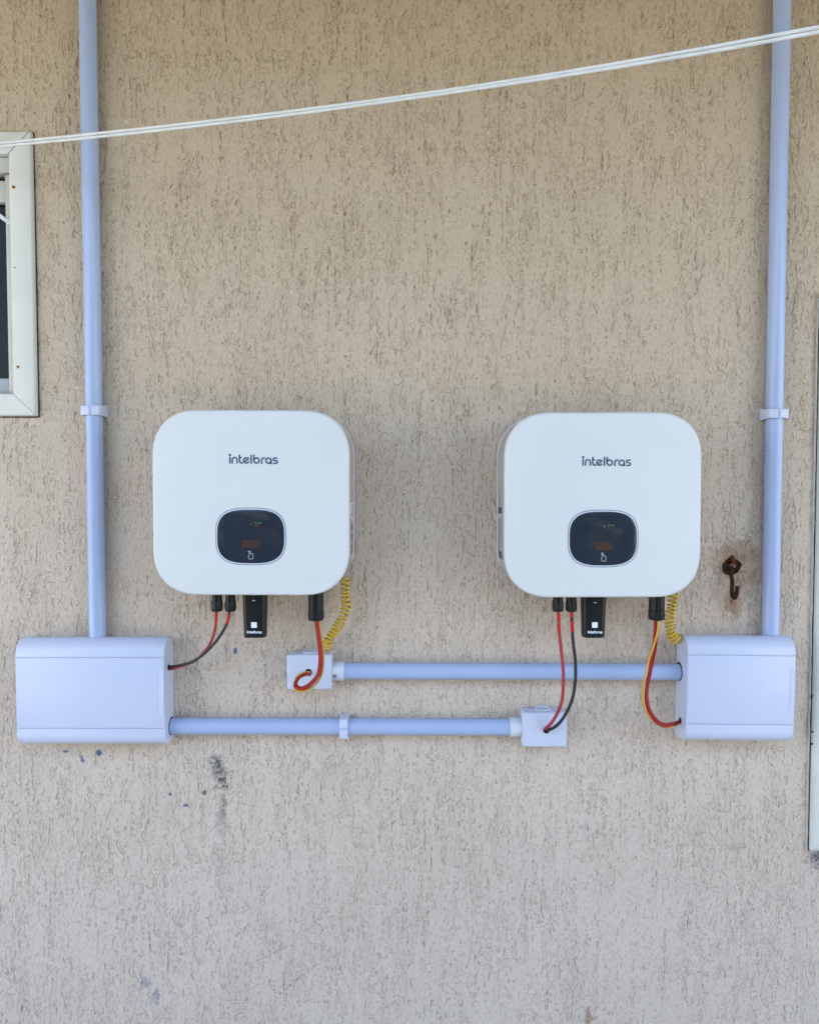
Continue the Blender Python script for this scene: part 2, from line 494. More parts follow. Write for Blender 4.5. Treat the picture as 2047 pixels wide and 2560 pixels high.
for (ua, va, ub, vb, s) in ((548, 150, 760, 150, .5), (640, 2405, 725, 2365, .6), (700, 2485, 800, 2405, .75), (670, 2435, 680, 2475, .6), (790, 2350, 830, 2300, .5),
                        (820, 2280, 870, 2260, .45), (585, 1583, 612, 1585, .5)):
    a, b2 = P(ua, va, 0), P(ub, vb, 0)
    dv = b2 - a; ln = dv.length
    t = np.clip(((XX - a.x) * dv.x + (ZZ - a.z) * dv.z) / ln ** 2, 0, 1)
    dd = np.hypot(XX - a.x - t * dv.x, ZZ - a.z - t * dv.z) + nB * 0.0016
    grey = np.maximum(grey, np.clip(1 - np.abs(dd) / 0.0022, 0, 1) * np.clip(nA * 1.6 + 0.3, 0, 1) * s)
hook_u, hook_v = 1828, 1416
for u, v, a, b_, s in ((1828, 1412, 34, 40, .9), (1838, 1392, 52, 40, .4), (1850, 1440, 44, 46, .35), (1838, 1475, 40, 50, .22), (1828, 1505, 18, 34, .5), (1870, 1405, 30, 22, .25), (1815, 1500, 36, 46, .15),
                    (1520, 1460, 60, 40, .05), (1790, 2047, 18, 5, .10), (1835, 2122, 24, 8, .14), (1715, 2112, 18, 4, .12), (1470, 2545, 5, 22, .6)):
    rust = np.maximum(rust, blob(u, v, a, b_, 0.9, 1.1) * min(1.0, s * 2.0) * (0.55 + 0.45 * np.clip(nA + nB + 0.4 + groove, 0, 1)))
# rusty run-off beside the right window frame, grime round the small window
d2 = W2_L - XX
on2 = ((ZZ < W2_T + 0.01) & (ZZ > W2_B - 0.03)).astype(float)
rust = np.maximum(rust, np.clip(1 - np.abs(d2 - 0.006) / 0.010, 0, 1) * on2 * np.clip(0.45 + 0.6 * nC + 0.5 * nB, 0, 1) * 0.55)
d1 = np.maximum(XX - W1_R, np.maximum(ZZ - W1_T, W1_B - ZZ))
rust = np.maximum(rust, np.clip(1 - np.abs(d1) / 0.007, 0, 1) * np.clip(0.5 + 0.5 * nB, 0, 1) * 0.5)
# broken render under the corner of the right frame
brk = blob(2062, 2150, 36, 26, 0.5, 0.25)
height -= brk * 0.006 * (0.6 + 0.6 * nB)
grey = np.maximum(grey, brk * np.clip(0.65 + 0.5 * nA, 0, 1))
height -= grey * 0.0006
flake = (rng.random(XX.shape) < 0.00004) * np.clip(vnoise(0.08, 0.1, 41) + 0.2, 0, 1)
flake = np.clip(blur(flake, 1) * 3.0, 0, 1)

wall = thing("house_wall", "beige house wall in rough vertical grooved render", "wall", (0, 0, 0))
def wall_material():
    m = bpy.data.materials.new("grooved_render")
    nt, N, L, b = nodes_of(m)
    b.inputs["Roughness"].default_value = 0.82
    b.inputs["Specular IOR Level"].default_value = 0.25
    tc = N.new("ShaderNodeTexCoord")
    at = N.new("ShaderNodeAttribute"); at.attribute_name = "stain"
    sp = N.new("ShaderNodeSeparateColor"); L.new(at.outputs["Color"], sp.inputs[0])
    def noise(scale, detail=4, stretch=None, rough=0.55):
        n = N.new("ShaderNodeTexNoise"); n.inputs["Scale"].default_value = scale; n.inputs["Detail"].default_value = detail
        n.inputs["Roughness"].default_value = rough
        if stretch:
            mp = N.new("ShaderNodeMapping"); mp.inputs["Scale"].default_value = stretch
            L.new(tc.outputs["Object"], mp.inputs["Vector"]); L.new(mp.outputs[0], n.inputs["Vector"])
        else:
            L.new(tc.outputs["Object"], n.inputs["Vector"])
        return n.outputs["Fac"]
    def ramp(src, lo, hi, a, c):
        r = N.new("ShaderNodeMapRange"); r.inputs["From Min"].default_value = lo; r.inputs["From Max"].default_value = hi
        r.inputs["To Min"].default_value = a; r.inputs["To Max"].default_value = c
        L.new(src, r.inputs["Value"]); return r.outputs["Result"]
    def mix(fac, a, c, mode='MIX'):
        x = N.new("ShaderNodeMix"); x.data_type = 'RGBA'; x.blend_type = mode
        if isinstance(fac, float): x.inputs["Factor"].default_value = fac
        else: L.new(fac, x.inputs["Factor"])
        for k, val in (("A", a), ("B", c)):
            if isinstance(val, tuple): x.inputs[k].default_value = (*val, 1)
            else: L.new(val, x.inputs[k])
        return x.outputs["Result"]
    c = mix(ramp(noise(2.2, 4), 0.35, 0.65, 0, 1), (0.625, 0.498, 0.397), (0.675, 0.540, 0.438))
    c = mix(ramp(noise(9, 5, (3.0, 3.0, 0.7)), 0.40, 0.72, 0, 0.5), c, (0.685, 0.563, 0.456))
    # warmer, darker upper tone paints in the eave's warm shade; uneven, streaky boundary
    sz = N.new('ShaderNodeSeparateXYZ'); L.new(tc.outputs['Object'], sz.inputs[0])
    ad = N.new('ShaderNodeMath'); ad.operation = 'MULTIPLY_ADD'; L.new(noise(3, 5, (2.5, 2.5, 0.5)), ad.inputs[0]); ad.inputs[1].default_value = 0.5; L.new(sz.outputs['Z'], ad.inputs[2])
    c = mix(ramp(ad.outputs[0], 1.0, 2.75, 0.0, 0.9), c, (0.488, 0.384, 0.258))
    c = mix(ramp(noise(190, 3, (1, 1, 0.6)), 0.54, 0.70, 0, 0.55), c, (0.33, 0.262, 0.185))
    c = mix(ramp(noise(260, 2), 0.58, 0.72, 0, 0.45), c, (0.66, 0.58, 0.48))
    low = ramp(sz.outputs['Z'], 0.5, 2.1, 0.66, 0.95)     # dirt lines get weaker lower down
    def times(a, k):
        m_ = N.new('ShaderNodeMath'); m_.operation = 'MULTIPLY'; L.new(a, m_.inputs[0]); L.new(k, m_.inputs[1]); return m_.outputs[0]
    # rim of the torn patches: a thin line of caught dirt, patchy along its length
    at3 = N.new("ShaderNodeAttribute"); at3.attribute_name = "rim"
    ab = N.new("ShaderNodeMath"); ab.operation = 'ABSOLUTE'
    of = N.new("ShaderNodeMath"); of.operation = 'SUBTRACT'; L.new(at3.outputs["Fac"], of.inputs[0]); of.inputs[1].default_value = 0.35
    L.new(of.outputs[0], ab.inputs[0])
    has = N.new("ShaderNodeMath"); has.operation = 'COMPARE'; L.new(at3.outputs["Fac"], has.inputs[0]); has.inputs[1].default_value = 0.0; has.inputs[2].default_value = 1e-7
    line = ramp(ab.outputs[0], 0.25, 1.05, 1.0, 0.0)
    mm = N.new("ShaderNodeMath"); mm.operation = 'MULTIPLY'
    L.new(line, mm.inputs[0]); L.new(ramp(noise(70, 4, (1, 1, 0.5)), 0.40, 0.58, 0.02, 0.78), mm.inputs[1])
    m2 = N.new("ShaderNodeMath"); m2.operation = 'SUBTRACT'; m2.use_clamp = True
    L.new(mm.outputs[0], m2.inputs[0]); L.new(has.outputs[0], m2.inputs[1])
    # rougher, dustier colour inside the torn patches
    c = mix(ramp(at3.outputs["Fac"], 0.0, 1.6, 0.0, 0.10), c, (0.38, 0.31, 0.225))
    c = mix(times(m2.outputs[0], low), c, (0.175, 0.108, 0.042))
    # finer tears between them
    nf = noise(1.0, 1.5, (240, 240, 95), 0.5)
    af = N.new("ShaderNodeMath"); af.operation = 'ABSOLUTE'
    sf = N.new("ShaderNodeMath"); sf.operation = 'SUBTRACT'; L.new(nf, sf.inputs[0]); sf.inputs[1].default_value = 0.585
    L.new(sf.outputs[0], af.inputs[0])
    mf = N.new("ShaderNodeMath"); mf.operation = 'MULTIPLY'
    L.new(ramp(af.outputs[0], 0.010, 0.045, 1.0, 0.0), mf.inputs[0]); L.new(ramp(noise(22, 4, (1, 1, 0.6)), 0.42, 0.62, 0.02, 0.52), mf.inputs[1])
    c = mix(times(mf.outputs[0], low), c, (0.20, 0.13, 0.06))
    c = mix(ramp(sp.outputs["Red"], 0.18, 0.80, 0, 0.66), c, (0.17, 0.10, 0.038))
    c = mix(sp.outputs["Green"], c, (0.20, 0.075, 0.018))
    a_grey = at.outputs["Alpha"]
    c = mix(a_grey, c, (0.10, 0.10, 0.098))
    c = mix(sp.outputs["Blue"], c, (0.022, 0.105, 0.22))
    at2 = N.new("ShaderNodeAttribute"); at2.attribute_name = "flake"
    c = mix(at2.outputs["Fac"], c, (0.85, 0.85, 0.83))
    L.new(c, b.inputs["Base Color"])
    bp = N.new("ShaderNodeBump"); bp.inputs["Strength"].default_value = 0.75; bp.inputs["Distance"].default_value = 0.0008
    sm = N.new("ShaderNodeMath"); sm.operation = 'MULTIPLY_ADD'; L.new(ramp(nf, 0.54, 0.62, 0.0, -1.0), sm.inputs[0]); sm.inputs[1].default_value = 0.9
    L.new(noise(420, 4, (1, 1, 0.7)), sm.inputs[2]); L.new(sm.outputs[0], bp.inputs["Height"]); L.new(bp.outputs[0], b.inputs["Normal"])
    return m
M['wall'] = wall_material()

def build_wall():
    nv = (NX + 1) * (NZ + 1)
    # fade the relief to zero at the patch border
    ex = np.minimum(np.minimum(XX - X0, X1 - XX), np.minimum(ZZ - Z0, Z1 - ZZ))
    h = height * np.clip(ex / 0.02, 0, 1)
    co = np.empty((nv, 3), np.float32)
    co[:, 0] = XX.ravel(); co[:, 1] = -h.ravel(); co[:, 2] = ZZ.ravel()
    idx = np.arange(nv, dtype=np.int32).reshape(NZ + 1, NX + 1)
    a, b_, c, d = idx[:-1, :-1].ravel(), idx[:-1, 1:].ravel(), idx[1:, 1:].ravel(), idx[1:, :-1].ravel()
    fx = (XX[:-1, :-1] + G / 2).ravel(); fz = (ZZ[:-1, :-1] + G / 2).ravel()
    m = 0.012
    hole = ((fx < W1_R - m) & (fz < W1_T - m) & (fz > W1_B + m)) | ((fx > W2_L + m) & (fz < W2_T - m) & (fz > W2_B + m))
    q = np.stack([a, b_, c, d], 1)[~hole]
    me = bpy.data.meshes.new("render_coat")
    me.vertices.add(nv); me.vertices.foreach_set("co", co.ravel())
    me.loops.add(q.size); me.loops.foreach_set("vertex_index", q.ravel())
    me.polygons.add(len(q))
    me.polygons.foreach_set("loop_start", np.arange(0, q.size, 4, dtype=np.int32))
    me.polygons.foreach_set("use_smooth", np.ones(len(q), dtype=bool))
    me.update(calc_edges=True)
    at = me.attributes.new("stain", 'FLOAT_COLOR', 'POINT')
    st = np.stack([dirt.ravel(), rust.ravel(), blue.ravel(), grey.ravel()], 1).astype(np.float32)
    at.data.foreach_set("color", st.ravel())
    at2 = me.attributes.new("flake", 'FLOAT', 'POINT')
    at2.data.foreach_set("value", flake.ravel().astype(np.float32))
    at3 = me.attributes.new("rim", 'FLOAT', 'POINT')
    at3.data.foreach_set("value", (rim * 1000).ravel().astype(np.float32))
    me.materials.append(M['wall'])
    link(bpy.data.objects.new("render_coat", me), wall)
    # the rest of the wall around it
    def slab(x0, x1, z0, z1):
        box("wall_section", x0, x1, 0.0, 0.16, z0, z1, M['wall'], wall)
    XL, XR, ZT = -5.0, 5.0, 2.66
    slab(XL, X0, W1_T - m, ZT); slab(XL, X0, 0, W1_B + m); slab(XL, W1_L + m, W1_B + m, W1_T - m)
    slab(X1, XR, W2_T - m, ZT); slab(X1, XR, 0, W2_B + m); slab(W2_R - m, XR, W2_B + m, W2_T - m)
    slab(X0, X1, Z1, ZT); slab(X0, X1, 0, Z0)
    # masonry behind the render coat so nothing shines through
    b1 = 0.012
    box("masonry", max(X0, W1_R - m), W2_L + m, b1, 0.16, Z0 + 0.001, Z1 - 0.001, M['wall'], wall)
    box("masonry", X0, W1_R - m, b1, 0.16, W1_T - m, Z1 - 0.001, M['wall'], wall)
    box("masonry", X0, W1_R - m, b1, 0.16, Z0 + 0.001, W1_B + m, M['wall'], wall)
    box("masonry", W2_L + m, X1, b1, 0.16, W2_T - m, Z1 - 0.001, M['wall'], wall)
    box("masonry", W2_L + m, X1, b1, 0.16, Z0 + 0.001, W2_B + m, M['wall'], wall)
build_wall()

# ------------------------------------------------------------------ surroundings (outside the frame)
g = mesh_obj("ground", [(-150, -150, 0), (150, -150, 0), (150, 150, 0), (-150, 150, 0)], [(0, 1, 2, 3)], M['ground'])
tag(g, kind="structure")
a_ = box("bounce_paving", -8, 8, -4.2, 0.0, 0.004, 0.05, M["bounce_apron"]); tag(a_, kind="structure")  # pale paving added as a bounce surface to brighten the lower wall
e = box("roof_eave", -6.0, 6.0, -1.45, 4.0, 2.66, 2.78, M['eave'])
tag(e, kind="structure")

# unseen leafy blocker added to cut frontal light; also reflected in the dark glass
def hedge_blocker():
    r = np.random.default_rng(5); n = 9000
    x = r.uniform(-2.2, 2.2, n); th = r.uniform(-0.3, math.pi * 0.62, n)
    top = 3.0 + 0.5 * np.sin(x * 0.9) + 0.4 * np.sin(x * 2.3 + 1)
    rad = r.uniform(0.75, 1.05, n)
    y = -3.95 + np.cos(th) * 1.1 * rad; z = np.abs(top * (0.15 + 0.85 * np.sin(np.clip(th, 0.02, 3)) * rad)) * r.uniform(0.25, 1.0, n)
    c = np.stack([x, y, z], 1)
    a = r.normal(0, 1, (n, 3)); a /= np.linalg.norm(a, axis=1)[:, None]
    b = np.cross(a, r.normal(0, 1, (n, 3))); b /= np.linalg.norm(b, axis=1)[:, None]
    s = r.uniform(0.10, 0.24, n)[:, None]
    V = np.stack([c - a * s, c + b * s * 0.5, c + a * s, c - b * s * 0.5], 1).reshape(-1, 3)
    o = mesh_obj("hedge_blocker", V.tolist(), [(4 * i, 4 * i + 1, 4 * i + 2, 4 * i + 3) for i in range(n)], plain("blocker_leaf", (0.045, 0.075, 0.03), 0.6, var=0.4, var_scale=2), fix=False)
    box("blocker_core", -2.1, 2.1, -4.9, -3.65, 0.0, 2.55, plain("blocker_twig", (0.02, 0.025, 0.015), 0.9), o, local=True)
    tag(o, kind="stuff")
hedge_blocker()

# ------------------------------------------------------------------ windows
def casing_side(name, quad_outer, quad_inner, parent, mat, front=0.011, back=-0.004):
    """one mitred length of casing: outer edge (2 pts x,z) and inner edge (2 pts), rounded outside"""
    (o0, o1), (i0, i1) = quad_outer, quad_inner
    rings = []
    prof = [(0.0, back), (0.0, front * 0.45), (0.02, front * 0.72), (0.06, front * 0.92), (0.13, front), (0.9, front), (0.97, front * 0.9), (1.0, front * 0.6), (1.0, back)]
    for (o, i) in ((o0, i0), (o1, i1)):
        rings.append([(o[0] + (i[0] - o[0]) * t, -d, o[1] + (i[1] - o[1]) * t) for t, d in prof])
    return loft(name, rings, mat, parent, 35)

def window(name, label, L_, R_, B_, T_, cas, glass_depth, rusty, small):
    t = thing(name, label, "window", ((L_ + R_) / 2, 0, B_))
    gp = 0.0007
    Lo, Ro, Bo, To = L_, R_, B_, T_
    Li, Ri, Bi, Ti = L_ + cas, R_ - cas, B_ + cas, T_ - cas
    fr = 0.012
    casing_side("jamb_casing", ((Ro, Bo + gp), (Ro, To - gp)), ((Ri, Bi + gp), (Ri, Ti - gp)), t, M['alu_white'], fr)
    casing_side("jamb_casing", ((Lo, Bo + gp), (Lo, To - gp)), ((Li, Bi + gp), (Li, Ti - gp)), t, M['alu_white'], fr)
    casing_side("head_casing", ((Lo + gp, To), (Ro - gp * 2.2, To)), ((Li + gp, Ti), (Ri - gp * 2.2, Ti)), t, M['alu_white'], fr + 0.0008)
    casing_side("sill_casing", ((Lo + gp, Bo), (Ro - gp * 1.2, Bo)), ((Li + gp, Bi), (Ri - gp * 1.2, Bi)), t, M['alu_white'], fr - 0.0006)
    # reveal
    dp = glass_depth
    for nm, a in (("reveal_side", (Ri, Ri + 0.003, Bi - .003, Ti + .003)), ("reveal_side", (Li - 0.003, Li, Bi - .003, Ti + .003)),
                  ("reveal_head", (Li, Ri, Ti, Ti + 0.003)), ("reveal_sill", (Li, Ri, Bi - 0.003, Bi))):
        box(nm, a[0], a[1], 0.0, dp + 0.03, a[2], a[3], M['alu_sash'], t)
    sh = 0.034
    y0, y1 = dp - 0.016, dp + 0.012
    rs = 0.0150 if small else 0.03
    box("sash_stile", Ri - rs, Ri - 0.0006, y0, y1, Bi + 0.001, Ti - sh, M['alu_sash'], t, 0.0018)
    box("sash_stile", Li + 0.0006, Li + rs, y0, y1, Bi + 0.001, Ti - sh, M['alu_sash'], t, 0.0018)
    box("head_rail", Li + 0.001, Ri - 0.001, y0 - 0.004, y1 + 0.004, Ti - sh + 0.003, Ti - 0.001, M['alu_sash'], t, 0.002)
    box("sash_top_rail", Li + rs + 0.0004, Ri - rs - 0.0004, y0 + 0.002, y1, Ti - sh - 0.052, Ti - sh - 0.010, M['alu_sash'], t, 0.0018)
    box("sash_bottom_rail", Li + rs + 0.0004, Ri - rs - 0.0004, y0 + 0.002, y1, Bi + 0.001, Bi + 0.031, M['alu_grey'], t, 0.0018)
    box("pane", Li + rs - 0.003, Ri - rs + 0.003, dp, dp + 0.004, Bi + 0.028, Ti - sh - 0.049, M['glass_dark'], t)
    box("back_board", Li - 0.01, Ri + 0.01, dp + 0.03, dp + 0.034, Bi - 0.01, Ti + 0.01, M['hole'], t)
    # grime line where the casing meets the render
    for a in ((Ro, Ro + 0.0022, Bo - 0.002, To + 0.002), (Lo - 0.0022, Lo, Bo - 0.002, To + 0.002), (Lo, Ro, To, To + 0.0022), (Lo, Ro, Bo - 0.0022, Bo)):
        box("grimy_seam", a[0], a[1], -0.0012, 0.004, a[2], a[3], M['dirt_line'], t)
    return t, Ri, fr

win, w1_ri, fr1 = window("small_window", "small cream window with rusty screw heads, cut off by the left edge", W1_L, W1_R, W1_B, W1_T, CAS, 0.019, True, True)
def disc(name, c, r, th, mat, parent, n=14, wob=0.0):
    rings = []
    for k, (rr, d) in enumerate(((r, 0), (r * 0.9, th), (r * 0.2, th * 1.15))):
        rings.append([(c.x + rr * (1 + wob * math.sin(3 * a + 1)) * math.cos(a), c.y - d, c.z + rr * (1 + wob * math.cos(2 * a)) * math.sin(a)) for a in [2 * math.pi * i / n for i in range(n)]])
    return loft(name, rings, mat, parent, 50)
for u, v, s in ((34, 466.5, 1.0), (36.7, 668, 0.45), (45, 916.5, 0.85)):
    c = P(u, v, fr1)
    disc("rust_stain", Vector((c.x, -fr1 + 0.00005, c.z - 0.001 * s)), 0.0042 * s, 0.0003, M['rust_halo'], win, 16, 0.12)
    sc_ = disc("screw_head", Vector((c.x, -fr1 - 0.0002, c.z)), 0.0027 * s, 0.001, M['rust_bright'], win, 12, 0.08)
win2, w2_ri, fr2 = window("tall_window", "tall white window frame at the right edge of the photo", W2_L, W2_R, W2_B, W2_T, 0.06, 0.05, False, False)
# old pale sealant bead along the tall frame
tube("sealant_bead", [(W2_L - 0.0045 + random.uniform(-.0006, .0006), -0.0004, W2_B + (W2_T - W2_B) * k / 60) for k in range(61)], 0.0026, M['sealant_pale'], win2, 7)
for u, v in ((2030, 1830), (2029, 1860), (2029, 1740), (2027, 1745)):
    c = P(u, v, 0.009)
    disc("rust_fleck", Vector((c.x, -0.009, c.z)), 0.0022, 0.001, M['rust'], win2, 9, 0.2)
# cord tied inside the small window
cw = thing("window_cord", "short white cord crossing the dark pane of the small window", "cord", P(4, 545, -0.004))
for dv in (0, 6.0):
    tube("strand", catmull([P(-60, 497 + dv, -0.004), P(-20, 524 + dv, -0.003), P(0, 536 + dv, -0.0025), P(12, 545 + dv, -0.002), P(26, 553 + dv, -0.0015)], 5), 0.0021, M['rope'], cw, 8)

# ------------------------------------------------------------------ conduits
PIPE_R = 0.0162
PIPE_D = 0.0182            # axis distance from the wall
def pipe(name, label, a, b, group="lavender conduits"):
    a, b = Vector(a), Vector(b)
    t = thing(name, label, "conduit", (a if a.z < b.z else b), group)
    n = 28
    pts = [a.lerp(b, k / 12) for k in range(13)]
    tube("pipe", pts, PIPE_R, M['pvc'], t, n)
    return t
lt, lb = P(219.0, 0, PIPE_D), P(244.5, 1600, PIPE_D)
lx_dir = (lt - lb) / (lt.z - lb.z)
pipe_l = pipe("conduit", "upright lavender conduit beside the small window, entering the wide box", lb, lb + lx_dir * (2.655 - lb.z))
rt, rb = P(1954.5, 0, PIPE_D), P(1925.0, 1600, PIPE_D)
rx_dir = (rt - rb) / (rt.z - rb.z)
pipe_r = pipe("conduit", "upright lavender conduit near the tall window, passing the rusty hook", rb, rb + rx_dir * (2.655 - rb.z))
hu_a, hu_b = P(840, 1677.5, PIPE_D), P(1712, 1680, PIPE_D)
pipe_u = pipe("conduit", "upper level conduit from the small box to the squarish box", hu_a, hu_b)
hl_a, hl_b = P(412, 1815.5, PIPE_D), P(1292, 1818, PIPE_D)
pipe_d = pipe("conduit", "lower level conduit from the wide box to the small box", hl_a, hl_b)

def clip(name, label, c, axis, long_axis_len, flip=1):
    """snap-on saddle: c = pipe centre on axis; axis 'V' or 'H' = direction of the pipe"""
    t = thing(name, label, "clip", c, "conduit clips")
    hw, dep, th = 0.0205, 0.0375, 0.0026          # half width across the pipe, depth from wall, thickness
    # cross-section (across, depth) outer then inner
    outer = [(-hw, 0.001), (-hw * 0.99, dep * 0.45), (-hw * 0.97, dep - 0.004), (-hw * 0.90, dep - 0.001), (hw * 0.86, dep), (hw * 0.955, dep - 0.004), (hw * 0.99, dep * 0.45), (hw, 0.001)]
    inner = [(-hw + th, 0.001), (-hw + th, dep * 0.45), (-hw + th * 1.1, dep - 0.008), (-hw * 0.72, dep - th - .0005), (hw * 0.72, dep - th), (hw - th * 1.1, dep - 0.008), (hw - th, dep * 0.45), (hw - th, 0.001)]
    def half(d):  # half extent along the pipe, flaring towards the wall
        return long_axis_len / 2 * (1.0 + 0.42 * max(0, 1 - d / (dep * 0.72)) ** 1.3)
    V, Fc = [], []
    def pt(a, d, l):
        return (c.x + flip * a, -d, c.z + l) if axis == 'V' else (c.x + l, -d, c.z + a * flip)
    m = len(outer)
    for sgn in (1, -1):
        for (a, d) in outer: V.append(pt(a, d, sgn * half(d)))
        for (a, d) in inner: V.append(pt(a, d, sgn * half(d)))
    for i in range(m - 1):
        o, n_, q = i, m + i, 2 * m
        Fc += [(o, o + 1, o + 1 + q, o + q), (n_, n_ + q, n_ + 1 + q, n_ + 1), (o, n_, n_ + 1, o + 1), (o + q, o + 1 + q, n_ + 1 + q, n_ + q)]
    Fc += [(0, 2 * m, 3 * m, m), (m - 1, 2 * m - 1, 4 * m - 1, 3 * m - 1)]
    o = mesh_obj("saddle", V, Fc, M['pvc_pale'], t)
    bevel_mesh(o, 0.0005, 1, 25)
    # the snap joint across the front
    a0 = -hw * 0.12
    lv = long_axis_len / 2 - 0.0008
    pa = [pt(a0, dep - 0.0003, -lv), pt(a0 + 0.003, dep - 0.0003, -lv), pt(a0 + 0.003, dep - 0.0003, lv), pt(a0, dep - 0.0003, lv),
          pt(a0, dep + 0.0006, -lv), pt(a0 + 0.003, dep + 0.0006, -lv), pt(a0 + 0.003, dep + 0.0006, lv), pt(a0, dep + 0.0006, lv)]
    mesh_obj("snap_joint", pa, [(0, 3, 2, 1), (4, 5, 6, 7), (0, 1, 5, 4), (1, 2, 6, 5), (2, 3, 7, 6), (3, 0, 4, 7)], M['pvc'], t)
    return t
def along(a, b, z=None, x=None):
    k = (z - a.z) / (b.z - a.z) if z is not None else (x - a.x) / (b.x - a.x)
    return a.lerp(b, k)
zc = P(240, 1026, 0.03).z
clip("conduit_clip", "pale plastic clip on the upright conduit beside the small window", along(lb, lt, z=zc), 'V', 0.0185, 1)
zc = P(1930, 1034, 0.03).z
clip("conduit_clip", "pale plastic clip on the upright conduit near the tall window", along(rb, rt, z=zc), 'V', 0.0175, -1)
xc = P(858.5, 1815, 0.04).x
clip("conduit_clip", "pale plastic clip halfway along the lower level conduit", along(hl_a, hl_b, x=xc), 'H', 0.0165, -1)

# ------------------------------------------------------------------ the two large surface boxes
def big_box(name, label, u0, u1, v0, vs1, vs2, v1, latch_side, roty, dep=0.058):
    x0, x1 = P(u0, 1700, dep).x, P(u1, 1700, dep).x
    zt, zb = P(0, v0, dep - 0.012).z, P(0, v1, dep - 0.006).z
    s1, s2 = P(0, vs1, dep).z, P(0, vs2, dep).z
    cx = (x0 + x1) / 2
    t = thing(name, label, "box", (cx, 0, zb), "pale surface boxes", roty)
    hw = (x1 - x0) / 2
    H = zt - zb; a1, a2 = s1 - zb, s2 - zb
    RT, RB = 0.030, 0.024
    # base: shallow tray on the wall, a hair smaller than the cover
    def prof_top(inset=0.0):   # front-top curve from the upper seam to the wall
        out = []
        for k in range(11):
            a = R(90 * k / 10)
            out.append((dep - inset - (RT - inset * 0.5) * (1 - math.cos(a)), H - 0.0015 - RT + (RT - inset) * math.sin(a)))
        out.append((0.012, H - 0.006)); out.append((0.0015, H - 0.008))
        return out
    def prof_bot(inset=0.0):
        out = []
        for k in range(11):
            a = R(90 * k / 10)
            out.append((dep - inset - (RB - inset * 0.5) * (1 - math.cos(a)), RB - (RB - inset) * math.sin(a)))
        out.append((0.012, -0.001)); out.append((0.0015, -0.002))
        return out
    def shell(nm, prof, xl, xr, mat, rnd=0.004):
        rings = []
        pr = prof
        cyy, czz = 0.028, sum(p[1] for p in pr) / len(pr)
        for xx, sh in ((xl, rnd), (xl + rnd * 0.25, rnd * 0.45), (xl + rnd, 0.0), (xr - rnd, 0.0), (xr - rnd * 0.25, rnd * 0.45), (xr, rnd)):
            ring = []
            for (d, z) in pr:
                dd = d - sh * (1 if d > 0.01 else 0) * min(1.0, d / dep)
                zz = z + (czz - z) * min(0.5, sh * 0.6 / max(0.01, abs(czz - z)))
                ring.append((xx, -dd, zz))
            rings.append(ring)
        return rings
    g = 0.0009
    body_prof = [(0.0015, -0.002)] + [(d, z) for d, z in prof_bot(0.0022)[::-1][2:]] + [(d, z) for d, z in prof_top(0.0022)[:-2]] + [(0.012, H - 0.0075), (0.0015, H - 0.009)]
    body_prof = [(0.0015, -0.001)] + body_prof[1:]
    loft("body", shell("b", body_prof, -hw + 0.0012, hw - 0.0012, None, 0.002), M['pvc_pale'], t, 35, local=True)
    # top and bottom curved covers: thin shells
    def cover(nm, pr_out, pr_in):
        loop = pr_out + pr_in[::-1]
        return loft(nm, shell("c", loop, -hw, hw, None, 0.003), M['pvc_pale'], t, 35, local=True)
    po = [(dep, a1 + g)] + prof_top(0.0); pi = [(dep - 0.0026, a1 + g)] + [(d, z) for d, z in prof_top(0.0026)[:-2]] + [(0.012, H - 0.009), (0.0015, H - 0.011)]
    cover("top_cover", po, pi)
    po = [(dep, a2 - g)] + prof_bot(0.0); pi = [(dep - 0.0026, a2 - g)] + [(d, z) for d, z in prof_bot(0.0026)[:-2]] + [(0.012, 0.002), (0.0015, 0.001)]
    cover("bottom_cover", po, pi)
    # flat door between the seams with a finger tab
    d_ = box("door", -hw + 0.0004, hw - 0.0004, -dep - 0.0004, -dep + 0.012, a2 + g, a1 - g, M['pvc_pale'], t, 0.0011, local=True)
    s = latch_side
    tz0, tz1 = a2 + (a1 - a2) * 0.18, a2 + (a1 - a2) * 0.82
    xe = s * (hw - 0.0004)
    xi = s * (hw - 0.0105)
    box("finger_tab", min(xe, xi) + (0.0005 if s > 0 else -0.0004), max(xe, xi) + (0.0004 if s > 0 else -0.0005), -dep - 0.0013, -dep + 0.009, tz0, tz1, M['pvc_pale'], d_, 0.0006, local=True, seg=1)
    # plain side plates (the visible end walls reach the wall)
    for sx in (-1, 1):
        pr = [(0.0012, -0.0012)] + [(d, z) for d, z in prof_bot(0.0012)[::-1][2:]] + [(d, z) for d, z in prof_top(0.0012)[:-2]] + [(0.012, H - 0.0068), (0.0012, H - 0.0086)]
        xa, xb = sx * (hw - 0.0034), sx * (hw + 0.0006)
        loft("end_wall", [[(xx, -d, z) for d, z in pr] for xx in (xa, xb)], M['pvc_pale'], t, 35, local=True)
    return t, hw, dep, zb
box_l, bl_hw, bl_dep, bl_zb = big_box("surface_box", "wide pale blue surface box below the small window", 39.5, 409.5, 1595.0, 1644.0, 1821.5, 1865.5, 1, 0.0)
box_r, br_hw, br_dep, br_zb = big_box("surface_box", "squarish pale blue surface box below the rusty hook", 1717.0, 1985.5, 1591.0, 1638.5, 1811.5, 1857.0, 1, R(0.55), 0.062)
